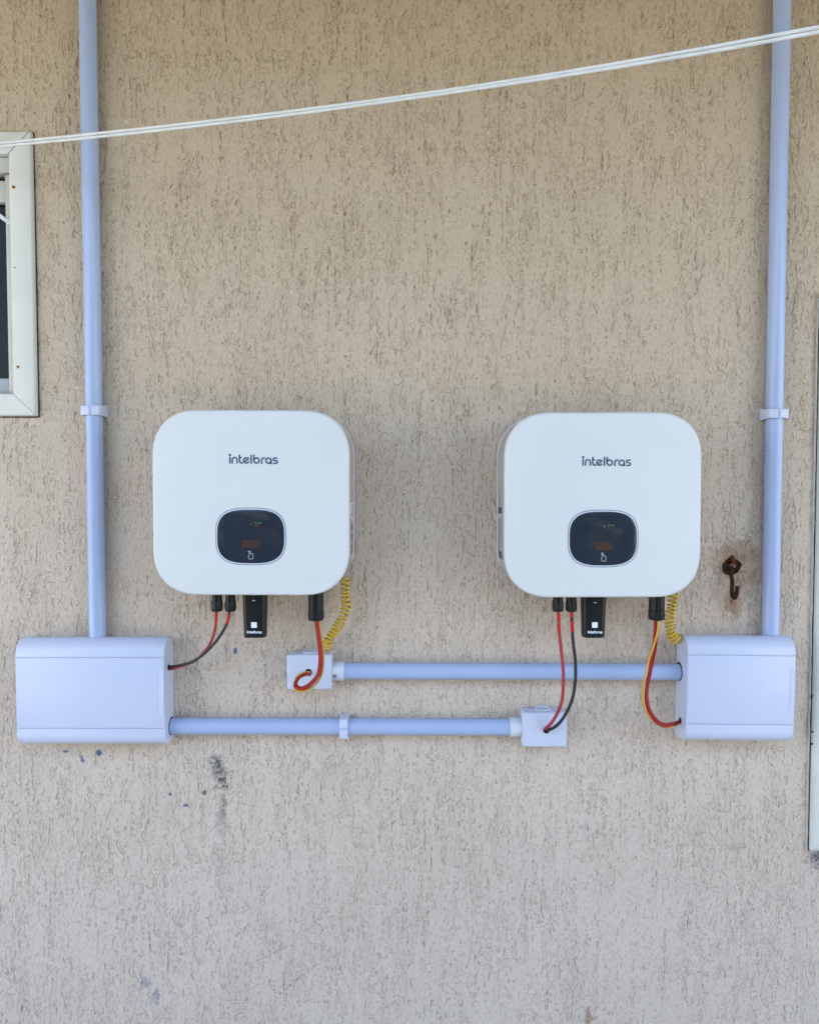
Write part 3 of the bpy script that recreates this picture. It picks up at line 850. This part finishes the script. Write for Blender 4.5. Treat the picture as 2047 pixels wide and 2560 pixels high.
# holes in the end walls
def end_hole(parent, x, d, z, r, sgn, name="cable_hole"):
    n = 20
    rings = [[(x + sgn * o, -d + rr * math.cos(2 * math.pi * k / n), z + rr * math.sin(2 * math.pi * k / n)) for k in range(n)] for o, rr in ((0.0002, r), (0.0012, r))]
    return loft(name, rings, M['hole'], parent, 40)
xL = box_l.location.x + bl_hw; xR = box_r.location.x - br_hw
c = P(422, 1669, 0.030)
hole_l = Vector((xL, -0.030, c.z))
end_hole(box_l, xL + 0.0004, 0.030, c.z, 0.0058, 1)
end_hole(box_l, xL + 0.0004, PIPE_D, along(hl_a, hl_b, x=xL).z, PIPE_R + 0.0016, 1, "conduit_hole")
end_hole(box_r, xR - 0.0004, PIPE_D, along(hu_a, hu_b, x=xR).z, PIPE_R + 0.0022, -1, "conduit_hole")
c = P(1699, 1803, 0.030)
hole_r = Vector((xR, -0.030, c.z))
end_hole(box_r, xR - 0.0004, 0.030, c.z, 0.0058, -1)

# ------------------------------------------------------------------ the two small junction boxes
def small_box(name, label, u0, u1, v0, v1, side, pipe_c, hole_uv):
    dep = 0.041
    x0, x1 = P(u0, 1700, dep).x, P(u1, 1700, dep).x
    zt, zb = P(0, v0, dep).z, P(0, v1, dep).z
    cx = (x0 + x1) / 2
    t = thing(name, label, "box", (cx, 0, zb), "small junction boxes")
    b = box("body", x0 + 0.0012, x1 - 0.0012, -dep + 0.011, -0.001, zb + 0.001, zt - 0.0008, M['pvc_box'], t, 0.003)
    lid = box("lid", x0, x1, -dep, -dep + 0.0105, zb, zt, M['pvc_box'], t, 0.0035, seg=3)
    # knock-out ring on top
    n = 32; ring = []
    for rr, zz in ((0.0165, 0.0), (0.0165, 0.0036), (0.0142, 0.0036), (0.0145, 0.0)):
        ring.append([(cx + rr * math.cos(2 * math.pi * k / n) * 1.0, -0.017 + rr * 0.85 * math.sin(2 * math.pi * k / n), zt - 0.0010 + zz) for k in range(n)])
    loft("knockout_ring", ring, M['pvc_white'], t, 40, False, False)
    # collar with a stepped lip that takes the conduit
    xe = x1 if side > 0 else x0
    cl = 0.0238
    prof = [(0.000, 0.0185), (0.002, 0.0192), (cl - 0.002, 0.0190), (cl, 0.0184), (cl, PIPE_R + 0.0002), (0.0, PIPE_R + 0.0002)]
    rings = []
    for dx, rr in prof:
        rings.append([(xe + side * (dx - 0.001), -PIPE_D + rr * math.cos(2 * math.pi * k / 28), pipe_c.z + rr * math.sin(2 * math.pi * k / 28)) for k in range(28)])
    loft("collar", rings, M['pvc_white'], t, 40, False, False)
    hc = P(hole_uv[0], hole_uv[1], dep)
    n = 20
    rings = [[(hc.x + rr * math.cos(2 * math.pi * k / n), -dep - o, hc.z + rr * math.sin(2 * math.pi * k / n)) for k in range(n)] for o, rr in ((-0.0006, 0.0066), (0.00025, 0.0066))]
    loft("cable_hole", rings, M['hole'], t, 40)
    return t, Vector((hc.x, -dep, hc.z)), zt, cx
jb_l, jh_l, jz_l, jx_l = small_box("junction_box", "small pale junction box under the inverter beside the wide box", 716.5, 829.5, 1637.5, 1724.5, 1, hu_a, (771, 1681))
jb_r, jh_r, jz_r, jx_r = small_box("junction_box", "small pale junction box at the end of the lower conduit", 1306.5, 1418.5, 1782.0, 1868.5, -1, hl_b, (1366, 1826))
# tiny moulded marks on the left collar
for k in range(3):
    c = P(834 + k * 2.6, 1692, 0.041)
    box("moulded_mark", c.x - 0.0006, c.x + 0.0006, -0.0407, -0.0395, c.z - 0.0035, c.z + 0.0035, M['print_dark'], jb_l)

# ------------------------------------------------------------------ inverters
INV_W, INV_H, INV_D = 0.3575, 0.3375, 0.13
CON_D = 0.087
hand = [(708, 853), (694, 858), (696, 880), (704, 900), (753, 900), (760, 872), (758, 836), (746, 822), (736, 828), (728, 816), (721, 822), (718, 796), (708, 793), (703, 800), (708, 853)]
hand_tip = [(692, 800), (696, 789), (708, 784), (720, 789), (724, 800)]

def inverter(name, label, cu, cv, roty, side):
    c = P(cu, cv, INV_D)
    base = Vector((c.x, 0, c.z - INV_H / 2))
    t = thing(name, label, "inverter", base, "white inverters", roty)
    zc = INV_H / 2
    RC = 0.083
    def ring(w, h, r, d, dz=0.0): return [(x, -d, zc + z + dz) for x, z in rrect(w, h, r, 14, 2.25)]
    # front cover
    rings = [ring(INV_W - 0.004, INV_H - 0.004, RC - 0.002, 0.1155)]
    rings.append(ring(INV_W, INV_H, RC, 0.1160))
    for k in range(7):
        a = R(90 * k / 6); e = 0.006
        rings.append(ring(INV_W - 2 * e * (1 - math.cos(a)), INV_H - 2 * e * (1 - math.cos(a)), RC - e * (1 - math.cos(a)), INV_D - e + e * math.sin(a)))
    fc = loft("front_cover", rings, M['white_paint'], t, 30, local=True)
    # die-cast body behind
    rings = [ring(INV_W - 0.008, INV_H - 0.008, RC - 0.004, 0.0135), ring(INV_W - 0.0016, INV_H - 0.0016, RC - 0.0008, 0.0165), ring(INV_W - 0.0012, INV_H - 0.0012, RC - 0.0006, 0.1158)]
    loft("body", rings, M['side_grey'], t, 35, local=True)
    # white rear flange, ending above the lower corners
    pts = [(x, z) for x, z in rrect(INV_W + 0.0016, INV_H + 0.0016, RC, 14, 2.25) if z > -INV_H / 2 + 0.052]
    lo = -INV_H / 2 + 0.047
    pts.sort(key=lambda p: math.atan2(p[1] + 0.02, p[0]) if p[0] > -1 else 0)
    upper = [p for p in rrect(INV_W + 0.0016, INV_H + 0.0016, RC, 14, 2.25) if p[1] > 0]
    hw = (INV_W + 0.0016) / 2
    outline = upper + [(-hw, 0.0), (-hw, lo + 0.03), (-hw + 0.0015, lo + 0.012), (-hw + 0.006, lo), (hw - 0.006, lo), (hw - 0.0015, lo + 0.012), (hw, lo + 0.03), (hw, 0.0)]
    loft("rear_flange", [[(x, -d, zc + z) for x, z in outline] for d in (0.0105, 0.0137)], M['rim_white'], t, 30, local=True)
    # mounting bracket on the wall
    box("wall_bracket", -0.12, 0.12, -0.0105, 0.001, zc - 0.02, zc + 0.10, M['rim_white'], t, local=True)
    # display: dark outline, pale ring, black glass
    pz = zc - 0.0607; PW, PH = 0.1285, 0.1048
    def sring(w, h, d): return [(x, -d, pz + z) for x, z in superell(w, h, 3.0)]
    loft("outline_ring", [sring(PW, PH, INV_D - 0.001), sring(PW, PH, INV_D + 0.0003), sring(PW - 0.0022, PH - 0.0022, INV_D + 0.0003)], M['ring_dark'], t, 30, False, True, local=True)
    loft("bezel_ring", [sring(PW - 0.0022, PH - 0.0022, INV_D - 0.001), sring(PW - 0.0022, PH - 0.0022, INV_D + 0.0007), sring(PW - 0.0062, PH - 0.0062, INV_D + 0.0010)], M['ring_pale'], t, 30, False, True, local=True)
    w0, h0 = PW - 0.0066, PH - 0.0066
    panel = loft("display_panel", [sring(w0, h0, INV_D), sring(w0, h0, INV_D + 0.0013), sring(w0 * 0.96, h0 * 0.96, INV_D + 0.0018), sring(w0 * 0.84, h0 * 0.84, INV_D + 0.00245), sring(w0 * 0.7, h0 * 0.7, INV_D + 0.0029),
                                   sring(w0 * 0.52, h0 * 0.52, INV_D + 0.00325), sring(w0 * 0.35, h0 * 0.35, INV_D + 0.00345), sring(w0 * 0.05, h0 * 0.05, INV_D + 0.0036)], M['glass_black'], t, 60, local=True)
    fd = INV_D + 0.0034
    sx, sz = 0.0007, pz - 0.0133
    box("screen", sx - 0.0155, sx + 0.0155, -fd - 0.0003, -fd + 0.0012, sz - 0.0078, sz + 0.0078, M['lcd'], panel, local=True)
    text_mesh("status_text", "Normal", 0.0042, M['print_green'], panel, 0.0068, -fd - 0.0001, pz + 0.0232, 0.00006)
    text_mesh("status_text", "Error", 0.0042, M['print_red'], panel, 0.0068, -fd - 0.0001, pz + 0.0183, 0.00006)
    led = [[(0.001 + rr * math.cos(2 * math.pi * k / 12), -fd - o, pz + 0.0222 + rr * math.sin(2 * math.pi * k / 12)) for k in range(12)] for rr, o in ((0.0014, -0.0004), (0.0014, 0.0003))]
    loft("indicator_light", led, M['print_red'] if side > 0 else M['print_grey'], panel, 30, local=True)
    k = 0.000128
    hs = [[((px - 727) * k + 0.0005, pz - 0.0338 - (py - 845) * k) for px, py in h] for h in (hand, hand_tip)]
    V, Fc = ribbon(hs, 0.0010, -fd, 0.0004)
    mesh_obj("touch_symbol", V, Fc, M['icon'], panel, local=True)
    # word mark
    st, wd = logo_strokes(0.0055, zc + 0.0785, 0.0885)
    V, Fc = ribbon(st, wd, -INV_D + 0.0002, 0.0006)
    mesh_obj("word_mark", V, Fc, M['logo_dark'], fc, local=True)
    # stickers on the flank that faces the middle
    s = side
    xs_ = s * (INV_W / 2 - 0.0012)
    def fx(z, lift):
        dz = max(0.0, abs(z - zc) - (INV_H / 2 - RC)) / RC
        return s * (INV_W / 2 - 0.0007 - RC + RC * (1 - dz ** 2.25) ** (1 / 2.25) + lift)
    def flank(nm, d0, d1, z0, z1, mat, parent, lift):
        # flank leans slightly: x follows depth
        v = [(fx(z0, lift), -d0, z0), (fx(z0, lift), -d1, z0), (fx(z1, lift), -d1, z1), (fx(z1, lift), -d0, z1)]
        v += [(p[0] - s * 0.0004, p[1], p[2]) for p in v]
        return mesh_obj(nm, v, [(0, 1, 2, 3), (4, 7, 6, 5), (0, 4, 5, 1), (1, 5, 6, 2), (2, 6, 7, 3), (3, 7, 4, 0)], mat, parent, local=True)
    if s > 0:
        lab = flank("rating_label", 0.034, 0.098, zc - 0.102, zc + 0.0, M['sticker_white'], t, 0.0003)
        lines = []
        zz = zc - 0.006
        bars = []
        for grp, cnt, gap in ((0, 6, 0.0042), (1, 4, 0.004), (2, 3, 0.0042), (3, 5, 0.0038)):
            for k2 in range(cnt):
                d0 = 0.040 + 0.012 * random.random() * (grp % 2); d1 = 0.088 - 0.03 * random.random()
                bars.append((d0, d1, zz, zz + 0.0018)); zz -= gap
            zz -= 0.008
        V, Fc = [], []
        for d0, d1, z0, z1 in bars:
            x_ = fx(z0, 0.0009); x2 = fx(z0, 0.0009)
            b0 = len(V); V += [(x_, -d0, z0), (x2, -d1, z0), (x2, -d1, z1), (x_, -d0, z1)]; Fc.append((b0, b0 + 1, b0 + 2, b0 + 3))
        mesh_obj("printed_lines", V, Fc, M['print_dark'], lab, local=True, fix=False)
        e_ = flank("energy_sticker", 0.045, 0.070, zc - 0.132, zc - 0.112, M['sticker_blue'], t, 0.0003)
        flank("sticker_band", 0.070, 0.092, zc - 0.132, zc - 0.112, M['sticker_green'], t, 0.0003)
    else:
        flank("silver_label", 0.030, 0.056, zc - 0.003, zc + 0.105, M['sticker_silver'], t, 0.0003)
        lab = flank("rating_label", 0.030, 0.092, zc - 0.106, zc - 0.004, M['sticker_white'], t, 0.0003)
        V, Fc = [], []
        def bar(d0, d1, z0, z1):
            x_ = fx(z0, 0.0009); x2 = fx(z0, 0.0009)
            b0 = len(V); V.extend([(x_, -d0, z0), (x2, -d1, z0), (x2, -d1, z1), (x_, -d0, z1)]); Fc.append((b0, b0 + 1, b0 + 2, b0 + 3))
        bar(0.032, 0.090, zc - 0.018, zc - 0.005)
        zz = zc - 0.023
        for k2 in range(12):
            bar(0.036, 0.036 + random.uniform(0.014, 0.024), zz, zz + 0.0017)
            bar(0.072, 0.072 + random.uniform(0.004, 0.016), zz, zz + 0.0013); zz -= 0.0044
        for k2 in range(4):
            bar(0.036, 0.05 + random.uniform(0, 0.012), zz, zz + 0.0014); zz -= 0.0035
        for k2 in range(6):
            bar(0.034, 0.086, zz - 0.001, zz + 0.0002 + 0.0008 * (k2 % 3)); zz -= 0.0026
        mesh_obj("printed_lines", V, Fc, M['print_dark'], lab, local=True, fix=False)
    # DC connectors
    for off in (-0.0730, -0.0478):
        zb_ = P(0, 1528.5, CON_D).z - base.z
        lathe_z("dc_connector", [(0.0088, 0.010, 0), (0.0094, zb_ + 0.021, 0), (0.0094, zb_ + 0.0195, 0), (0.0106, zb_ + 0.0185, 1), (0.0108, zb_ + 0.006, 1), (0.0100, zb_ + 0.0015, 1), (0.0085, zb_, 0), (0.004, zb_, 0)],
                off, -CON_D, M['black_plastic'], t, 36, 6, 0.0014)
    # AC gland
    zb_ = P(0, 1550.5, CON_D).z - base.z
    ac = lathe_z("ac_gland", [(0.0140, 0.012, 0), (0.0146, zb_ + 0.0235, 1), (0.0146, zb_ + 0.0205, 1), (0.0136, zb_ + 0.0196, 0), (0.0136, zb_ + 0.0186, 0), (0.0152, zb_ + 0.0178, 1), (0.0153, zb_ + 0.006, 1), (0.0140, zb_ + 0.001, 1), (0.011, zb_, 0), (0.004, zb_, 0)],
                 0.113, -CON_D, M['black_plastic'], t, 48, 8, 0.0012)
    return t, base, zb_

inv_l, base_l, ac_z = inverter("inverter", "white inverter with rounded corners, nearer the small window", 625.6, 1257.6, R(0.22), 1)
inv_r, base_r, _ = inverter("inverter", "white inverter with rounded corners, nearer the rusty hook", 1508.2, 1263.0, R(-0.12), -1)

# communication sticks plugged in underneath
def stick(name, label, base, off):
    zt = 0.004; zb = P(0, 1596.5, 0.104).z - base.z
    t = thing(name, label, "communication stick", (base.x + off, -CON_D, base.z + zb), "black communication sticks")
    h = zt - zb
    rings = []
    for z, w, dp, r in ((h, 0.0445, 0.030, 0.008), (h * 0.9, 0.0445, 0.030, 0.008), (h * 0.5, 0.0432, 0.029, 0.008), (0.006, 0.0412, 0.0275, 0.008), (0.002, 0.0408, 0.027, 0.008), (0.0004, 0.0396, 0.026, 0.008), (0.0, 0.037, 0.0235, 0.007)):
        rings.append([(x, y, z) for x, y in rrect(w, dp, r, 6)])
    loft("case", rings, M['black_stick'], t, 40, local=True)
    # slightly proud front face plate, the button, the sticker and the word mark
    fy = -0.0139
    n = 24
    bt = [[(0.0 + rr * math.cos(2 * math.pi * k / n), -0.0150 - o, h - 0.0155 + rr * math.sin(2 * math.pi * k / n)) for k in range(n)] for rr, o in ((0.0056, -0.001), (0.0056, 0.0006), (0.0050, 0.0006), (0.0047, 0.0002))]
    b = loft("button", bt, M['black_plastic'], t, 30, local=True)
    box("button_mark", -0.0026, 0.0026, -0.0156, -0.0148, h - 0.0182, h - 0.0172, M['logo_white'], b, local=True)
    box("button_dot", -0.0004, 0.0008, -0.0156, -0.0148, h - 0.0150, h - 0.0140, M['print_grey'], b, local=True)
    box("white_sticker", -0.0052, 0.0052, -0.0145, -0.0130, 0.0195, 0.0299, M['logo_white'], t, local=True)
    st, wd = logo_strokes(0.0006, 0.0112, 0.0268)
    V, Fc = ribbon(st, wd * 1.15, -0.0138, 0.0006)
    mesh_obj("word_mark", V, Fc, M['logo_white'], t, local=True)
    return t
stick("communication_stick", "black communication stick under the inverter nearer the small window", base_l, -0.001)
stick("communication_stick", "black communication stick under the inverter nearer the rusty hook", base_r, -0.0065)

# ------------------------------------------------------------------ cables
z5 = lambda x, y: (x / 3.748 + 480, y / 3.748 + 1440)
z6 = lambda x, y: (x / 3.448 + 1240, y / 3.448 + 1440)
def path(zf, pts):
    return [P(*zf(x, y), d) for x, y, d in pts]
def cable(name, label, ctrl, r, mat, group=None, tapes=()):
    pts = catmull(ctrl, 10)
    t = thing(name, label, "cable", pts[-1], group)
    tube("wire", pts, r, mat, t, 12)
    for a, b, m in tapes:
        i0, i1 = int(a * (len(pts) - 1)), int(b * (len(pts) - 1))
        tube("tape", pts[i0:i1 + 1], r * 1.14, m, t, 12)
    return t
zc_l = P(0, 1526, CON_D).z
# left DC pair
cable("dc_cable", "dull red cable from the inverter down to the wide box", [Vector((base_l.x - 0.0730, -CON_D, zc_l + 0.01))] + path(z5, [(227, 350, .087), (222, 440, .087), (206, 540, .085), (166, 640, .078), (104, 722, .068), (30, 793, .055)]) +
      [P(450, 1667.5, 0.044), Vector((xL + 0.006, -0.032, hole_l.z - 0.0025)), Vector((xL - 0.002, -0.030, hole_l.z - 0.0025))], 0.0026, M['wire_dullred'], tapes=((0.10, 0.215, M['tape_red']),))
cable("dc_cable", "black cable with red tape from the inverter down to the wide box", [Vector((base_l.x - 0.0478, -CON_D, zc_l + 0.01))] + path(z5, [(349, 345, .087), (332, 430, .088), (291, 515, .090), (222, 615, .088), (132, 712, .080), (60, 770, .070), (0, 806, .060)]) +
      [P(448, 1664.0, 0.046), Vector((xL + 0.006, -0.032, hole_l.z + 0.0022)), Vector((xL - 0.002, -0.030, hole_l.z + 0.0025))], 0.0027, M['wire_black'], tapes=((0.115, 0.22, M['tape_red']),))
# right DC pair, looping in front of the upper conduit into the small box
cable("dc_cable", "dull red cable from the inverter down to the lower small box", [Vector((base_r.x - 0.0730, -CON_D, zc_l + 0.01))] + path(z6, [(537, 320, .087), (541, 440, .087), (556, 600, .087), (574, 760, .087), (580, 900, .086), (566, 1080, .082), (520, 1200, .074), (465, 1280, .060), (428, 1312, .048), (420, 1322, .038)]),
      0.0031, M['wire_dullred'], tapes=((0.10, 0.165, M['tape_red']), (0.18, 0.235, M['tape_red'])))
cable("dc_cable", "black cable with red tape from the inverter to the lower small box", [Vector((base_r.x - 0.0478, -CON_D, zc_l + 0.01))] + path(z6, [(650, 320, .087), (655, 450, .087), (662, 560, .087), (680, 700, .087), (685, 820, .087), (681, 920, .087), (656, 1060, .085), (600, 1190, .080), (528, 1285, .068), (455, 1328, .052), (436, 1330, .038)]),
      0.0031, M['wire_black'], tapes=((0.055, 0.120, M['tape_red']), (0.145, 0.21, M['tape_red'])))

def bundle(name, label, specs):
    t = thing(name, label, "cable", specs[0][0][-1], "red and yellow wire bundles")
    for ctrl, r, mat, nm in specs:
        tube(nm, catmull(ctrl, 10), r, mat, t, 10)
    return t
AX = 0.113
tl = lambda dx: Vector((base_l.x + AX + dx, -CON_D, P(0, 1548, CON_D).z + 0.012))
loop_c = [(1168, 440, .088), (1183, 560, .090), (1199, 690, .092), (1203, 800, .093), (1182, 920, .092), (1115, 1008, .090), (1040, 1052, .086), (990, 1035, .080), (988, 990, .074), (1030, 938, .064), (1085, 914, .052), (1105, 920, .040)]
def shift(pts, fn): return [(x + fn(i)[0], y + fn(i)[1], d + fn(i)[2]) for i, (x, y, d) in enumerate(pts)]
la = shift(loop_c, lambda i: (-7, -4 if 4 < i < 8 else 0, 0.0))
lb_ = shift(loop_c, lambda i: ((8, 0, 0.002) if i < 5 else ((4, 8, 0.004) if i < 7 else ((-20, 10, 0.004) if i < 10 else (-4, 8, 0)))))
ly = [(1190, 440, .086), (1203, 540, .086), (1222, 680, .086), (1230, 800, .086), (1210, 935, .088), (1136, 1036, .090), (1040, 1082, .090), (975, 1070, .084), (958, 1020, .078), (985, 945, .068), (1050, 908, .056), (1105, 902, .040)]
bundle("ac_wires", "red and yellow wires looping into the small box under the inverter", [
    ([tl(-.0025)] + path(z5, la), 0.0027, M['wire_red'], "red_wire"),
    ([tl(.0015)] + path(z5, lb_), 0.0027, M['wire_red'], "red_wire"),
    ([tl(.0045)] + path(z5, ly), 0.0021, M['wire_yellow'], "yellow_wire")])
tr = lambda dx: Vector((base_r.x + AX + dx, -CON_D, P(0, 1548, CON_D).z + 0.012))
ra = [(1368, 410, .088), (1366, 480, .089), (1352, 620, .089), (1325, 800, .088), (1299, 950, .087), (1291, 1060, .085), (1315, 1170, .080), (1375, 1256, .070), (1450, 1296, .058), (1520, 1285, .046)]
rb2 = [(1378, 410, .085), (1386, 480, .085), (1374, 620, .085), (1338, 800, .085), (1307, 950, .085), (1302, 1060, .084), (1328, 1165, .079), (1388, 1246, .069), (1456, 1280, .057), (1520, 1272, .046)]
ry = [(1396, 410, .090), (1392, 480, .093), (1352, 620, .096), (1312, 740, .096), (1276, 900, .094), (1257, 1020, .092), (1270, 1120, .088), (1308, 1196, .080), (1380, 1272, .066), (1465, 1308, .054), (1525, 1296, .044)]
endr = lambda dz: [Vector((xR - 0.010, -0.033, hole_r.z - 0.005 + dz)), Vector((xR + 0.002, -0.030, hole_r.z + dz))]
bundle("ac_wires", "red and yellow wires curving into the flank of the squarish box", [
    ([tr(-.0030)] + path(z6, ra) + endr(0.0), 0.0026, M['wire_red'], "red_wire"),
    ([tr(.0005)] + path(z6, rb2) + endr(0.0025), 0.0026, M['wire_red'], "red_wire"),
    ([tr(.0045)] + path(z6, ry) + endr(-0.0028), 0.0020, M['wire_yellow'], "yellow_wire")])

def coil(name, label, ctrl, turns, rad, tail, lead):
    c = catmull(ctrl, 30)
    L = [0.0]
    for i in range(1, len(c)): L.append(L[-1] + (c[i] - c[i - 1]).length)
    n = turns * 16; pts = []
    j = 0; nrm = Vector((1, 0, 0))
    for k in range(n + 1):
        s = L[-1] * k / n
        while j < len(L) - 2 and L[j + 1] < s: j += 1
        f = (s - L[j]) / max(1e-9, L[j + 1] - L[j]); p = c[j].lerp(c[j + 1], f)
        t = (c[min(j + 2, len(c) - 1)] - c[max(j - 1, 0)]).normalized()
        nrm = (nrm - t * nrm.dot(t)).normalized(); bn = t.cross(nrm)
        w = 2 * math.pi * turns * k / n + 0.35 * math.sin(k * 0.11)
        rr = rad * (1 + 0.10 * math.sin(k * 0.07 + 1) + 0.05 * math.sin(k * 0.23))
        pts.append(p + nrm * (rr * math.cos(w)) + bn * (rr * math.sin(w)))
    pts = [Vector(p) for p in lead] + pts + [Vector(p) for p in tail]
    t = thing(name, label, "wire", pts[-1], "coiled yellow wires")
    tube("wire", pts, 0.0021, M['coil_yellow'], t, 8)
    return t
cl_ = path(z5, [(1430, 20, .045), (1436, 80, .045), (1428, 170, .045), (1446, 260, .046), (1425, 350, .046), (1390, 430, .045), (1345, 500, .042), (1290, 580, .036), (1258, 645, .030), (1252, 680, .026)])
coil("coiled_wire", "coiled yellow wire slanting from the inverter to a small box", cl_, 19, 0.0078, [P(*z5(1280, 690), .022), P(*z5(1284, 712), .020), P(*z5(1280, 716), .020) - Vector((0, 0, 0.006))], [])
cr_ = path(z6, [(1525, 165, .045), (1510, 280, .045), (1492, 370, .045), (1497, 455, .043), (1514, 515, .040), (1548, 545, .036), (1582, 540, .032)])
coil("coiled_wire", "coiled yellow wire hanging down to the corner of the squarish box", cr_, 14, 0.0078, [Vector((xR + 0.004, -0.026, cr_[-1].z + 0.002))], [cr_[0] + Vector((0, 0, 0.03))])

# ------------------------------------------------------------------ rusty hook
hc = P(1828, 1416, 0.0)
hk = thing("wall_hook", "rusty iron hook in a rust stained hole in the wall", "hook", (hc.x, 0, hc.z - 0.06))
n = 22; rings = []
for rr, d in ((0.0165, -0.002), (0.0168, 0.0016), (0.0150, 0.0032), (0.0125, 0.0024), (0.0110, 0.0006), (0.0055, 0.0002)):
    rings.append([(hc.x + rr * (1 + 0.16 * math.sin(2 * a + 1) + 0.10 * math.sin(5 * a) + 0.08 * math.sin(3 * a + 2) + random.uniform(-.08, .08)) * math.cos(a), -d, hc.z + rr * 1.08 * (1 + 0.05 * math.cos(3 * a)) * math.sin(a)) for a in [2 * math.pi * k / n for k in range(n)]])
loft("rusted_plug", rings, M['rust'], hk, 60)
z7 = lambda x, y: (x / 3.54 + 1560, y / 3.54 + 1340)
hp = path(z7, [(955, 262, -.004), (950, 290, .006), (940, 322, .016), (950, 360, .021), (957, 420, .023), (955, 490, .025), (958, 530, .028), (976, 548, .033), (993, 520, .039), (1000, 470, .042), (1004, 445, .043)])
tube("hook_shank", catmull(hp, 6), 0.0043, M['rust'], hk, 12, rfun=lambda t: 0.0034 + 0.0008 * min(1, t * 1.6))
hp2 = path(z7, [(962, 180, .000), (958, 205, .004), (968, 225, .005), (960, 250, .005)])
tube("rust_lump", catmull(hp2, 5), 0.004, M['rust_bright'], hk, 9, rfun=lambda t: 0.003 + 0.0018 * math.sin(t * 3.1))

# ------------------------------------------------------------------ twin clothes line, running out towards the viewer on the right
line = [(0, 357, .10), (203, 343, .155), (464, 316, .225), (754, 279, .30), (1000, 246.5, .36), (1364, 188, .44), (1607, 149, .48), (1729, 128, .51), (1929, 94, .55), (2047, 77, .565)]
pf = np.polyfit([p[0] for p in line], [p[1] for p in line], 2)
wp = [P(u, float(np.polyval(pf, u)), 0.10 + 0.465 * (u / 2047.0) ** 0.93) for u in np.linspace(0, 2047, 9)]
d0 = (wp[0] - wp[1]); d1 = (wp[-1] - wp[-2])
pre = wp[0] + d0 * (0.099 / -d0.y * -1 if d0.y < 0 else 0.099 / d0.y)
pre.y = -0.001
post = [wp[-1] + d1 * k for k in (1.0, 2.0, 4.0, 7.0)]
cl = thing("clothes_line", "white twin strand clothes line slanting across the wall", "clothes line", wp[0])
full = catmull([pre] + wp + post, 14)
for s in (0, 1):
    pts = []
    for i, p in enumerate(full):
        a = 0.35 * math.sin(i * 0.055 + 0.4) + (0.9 if i < 34 else 0.0) * max(0, 1 - i / 34) + s * math.pi
        pts.append(p + Vector((0, -0.0027 * math.sin(a), 0.0027 * math.cos(a))))
    tube("strand", pts, 0.0024, M['rope'], cl, 9)
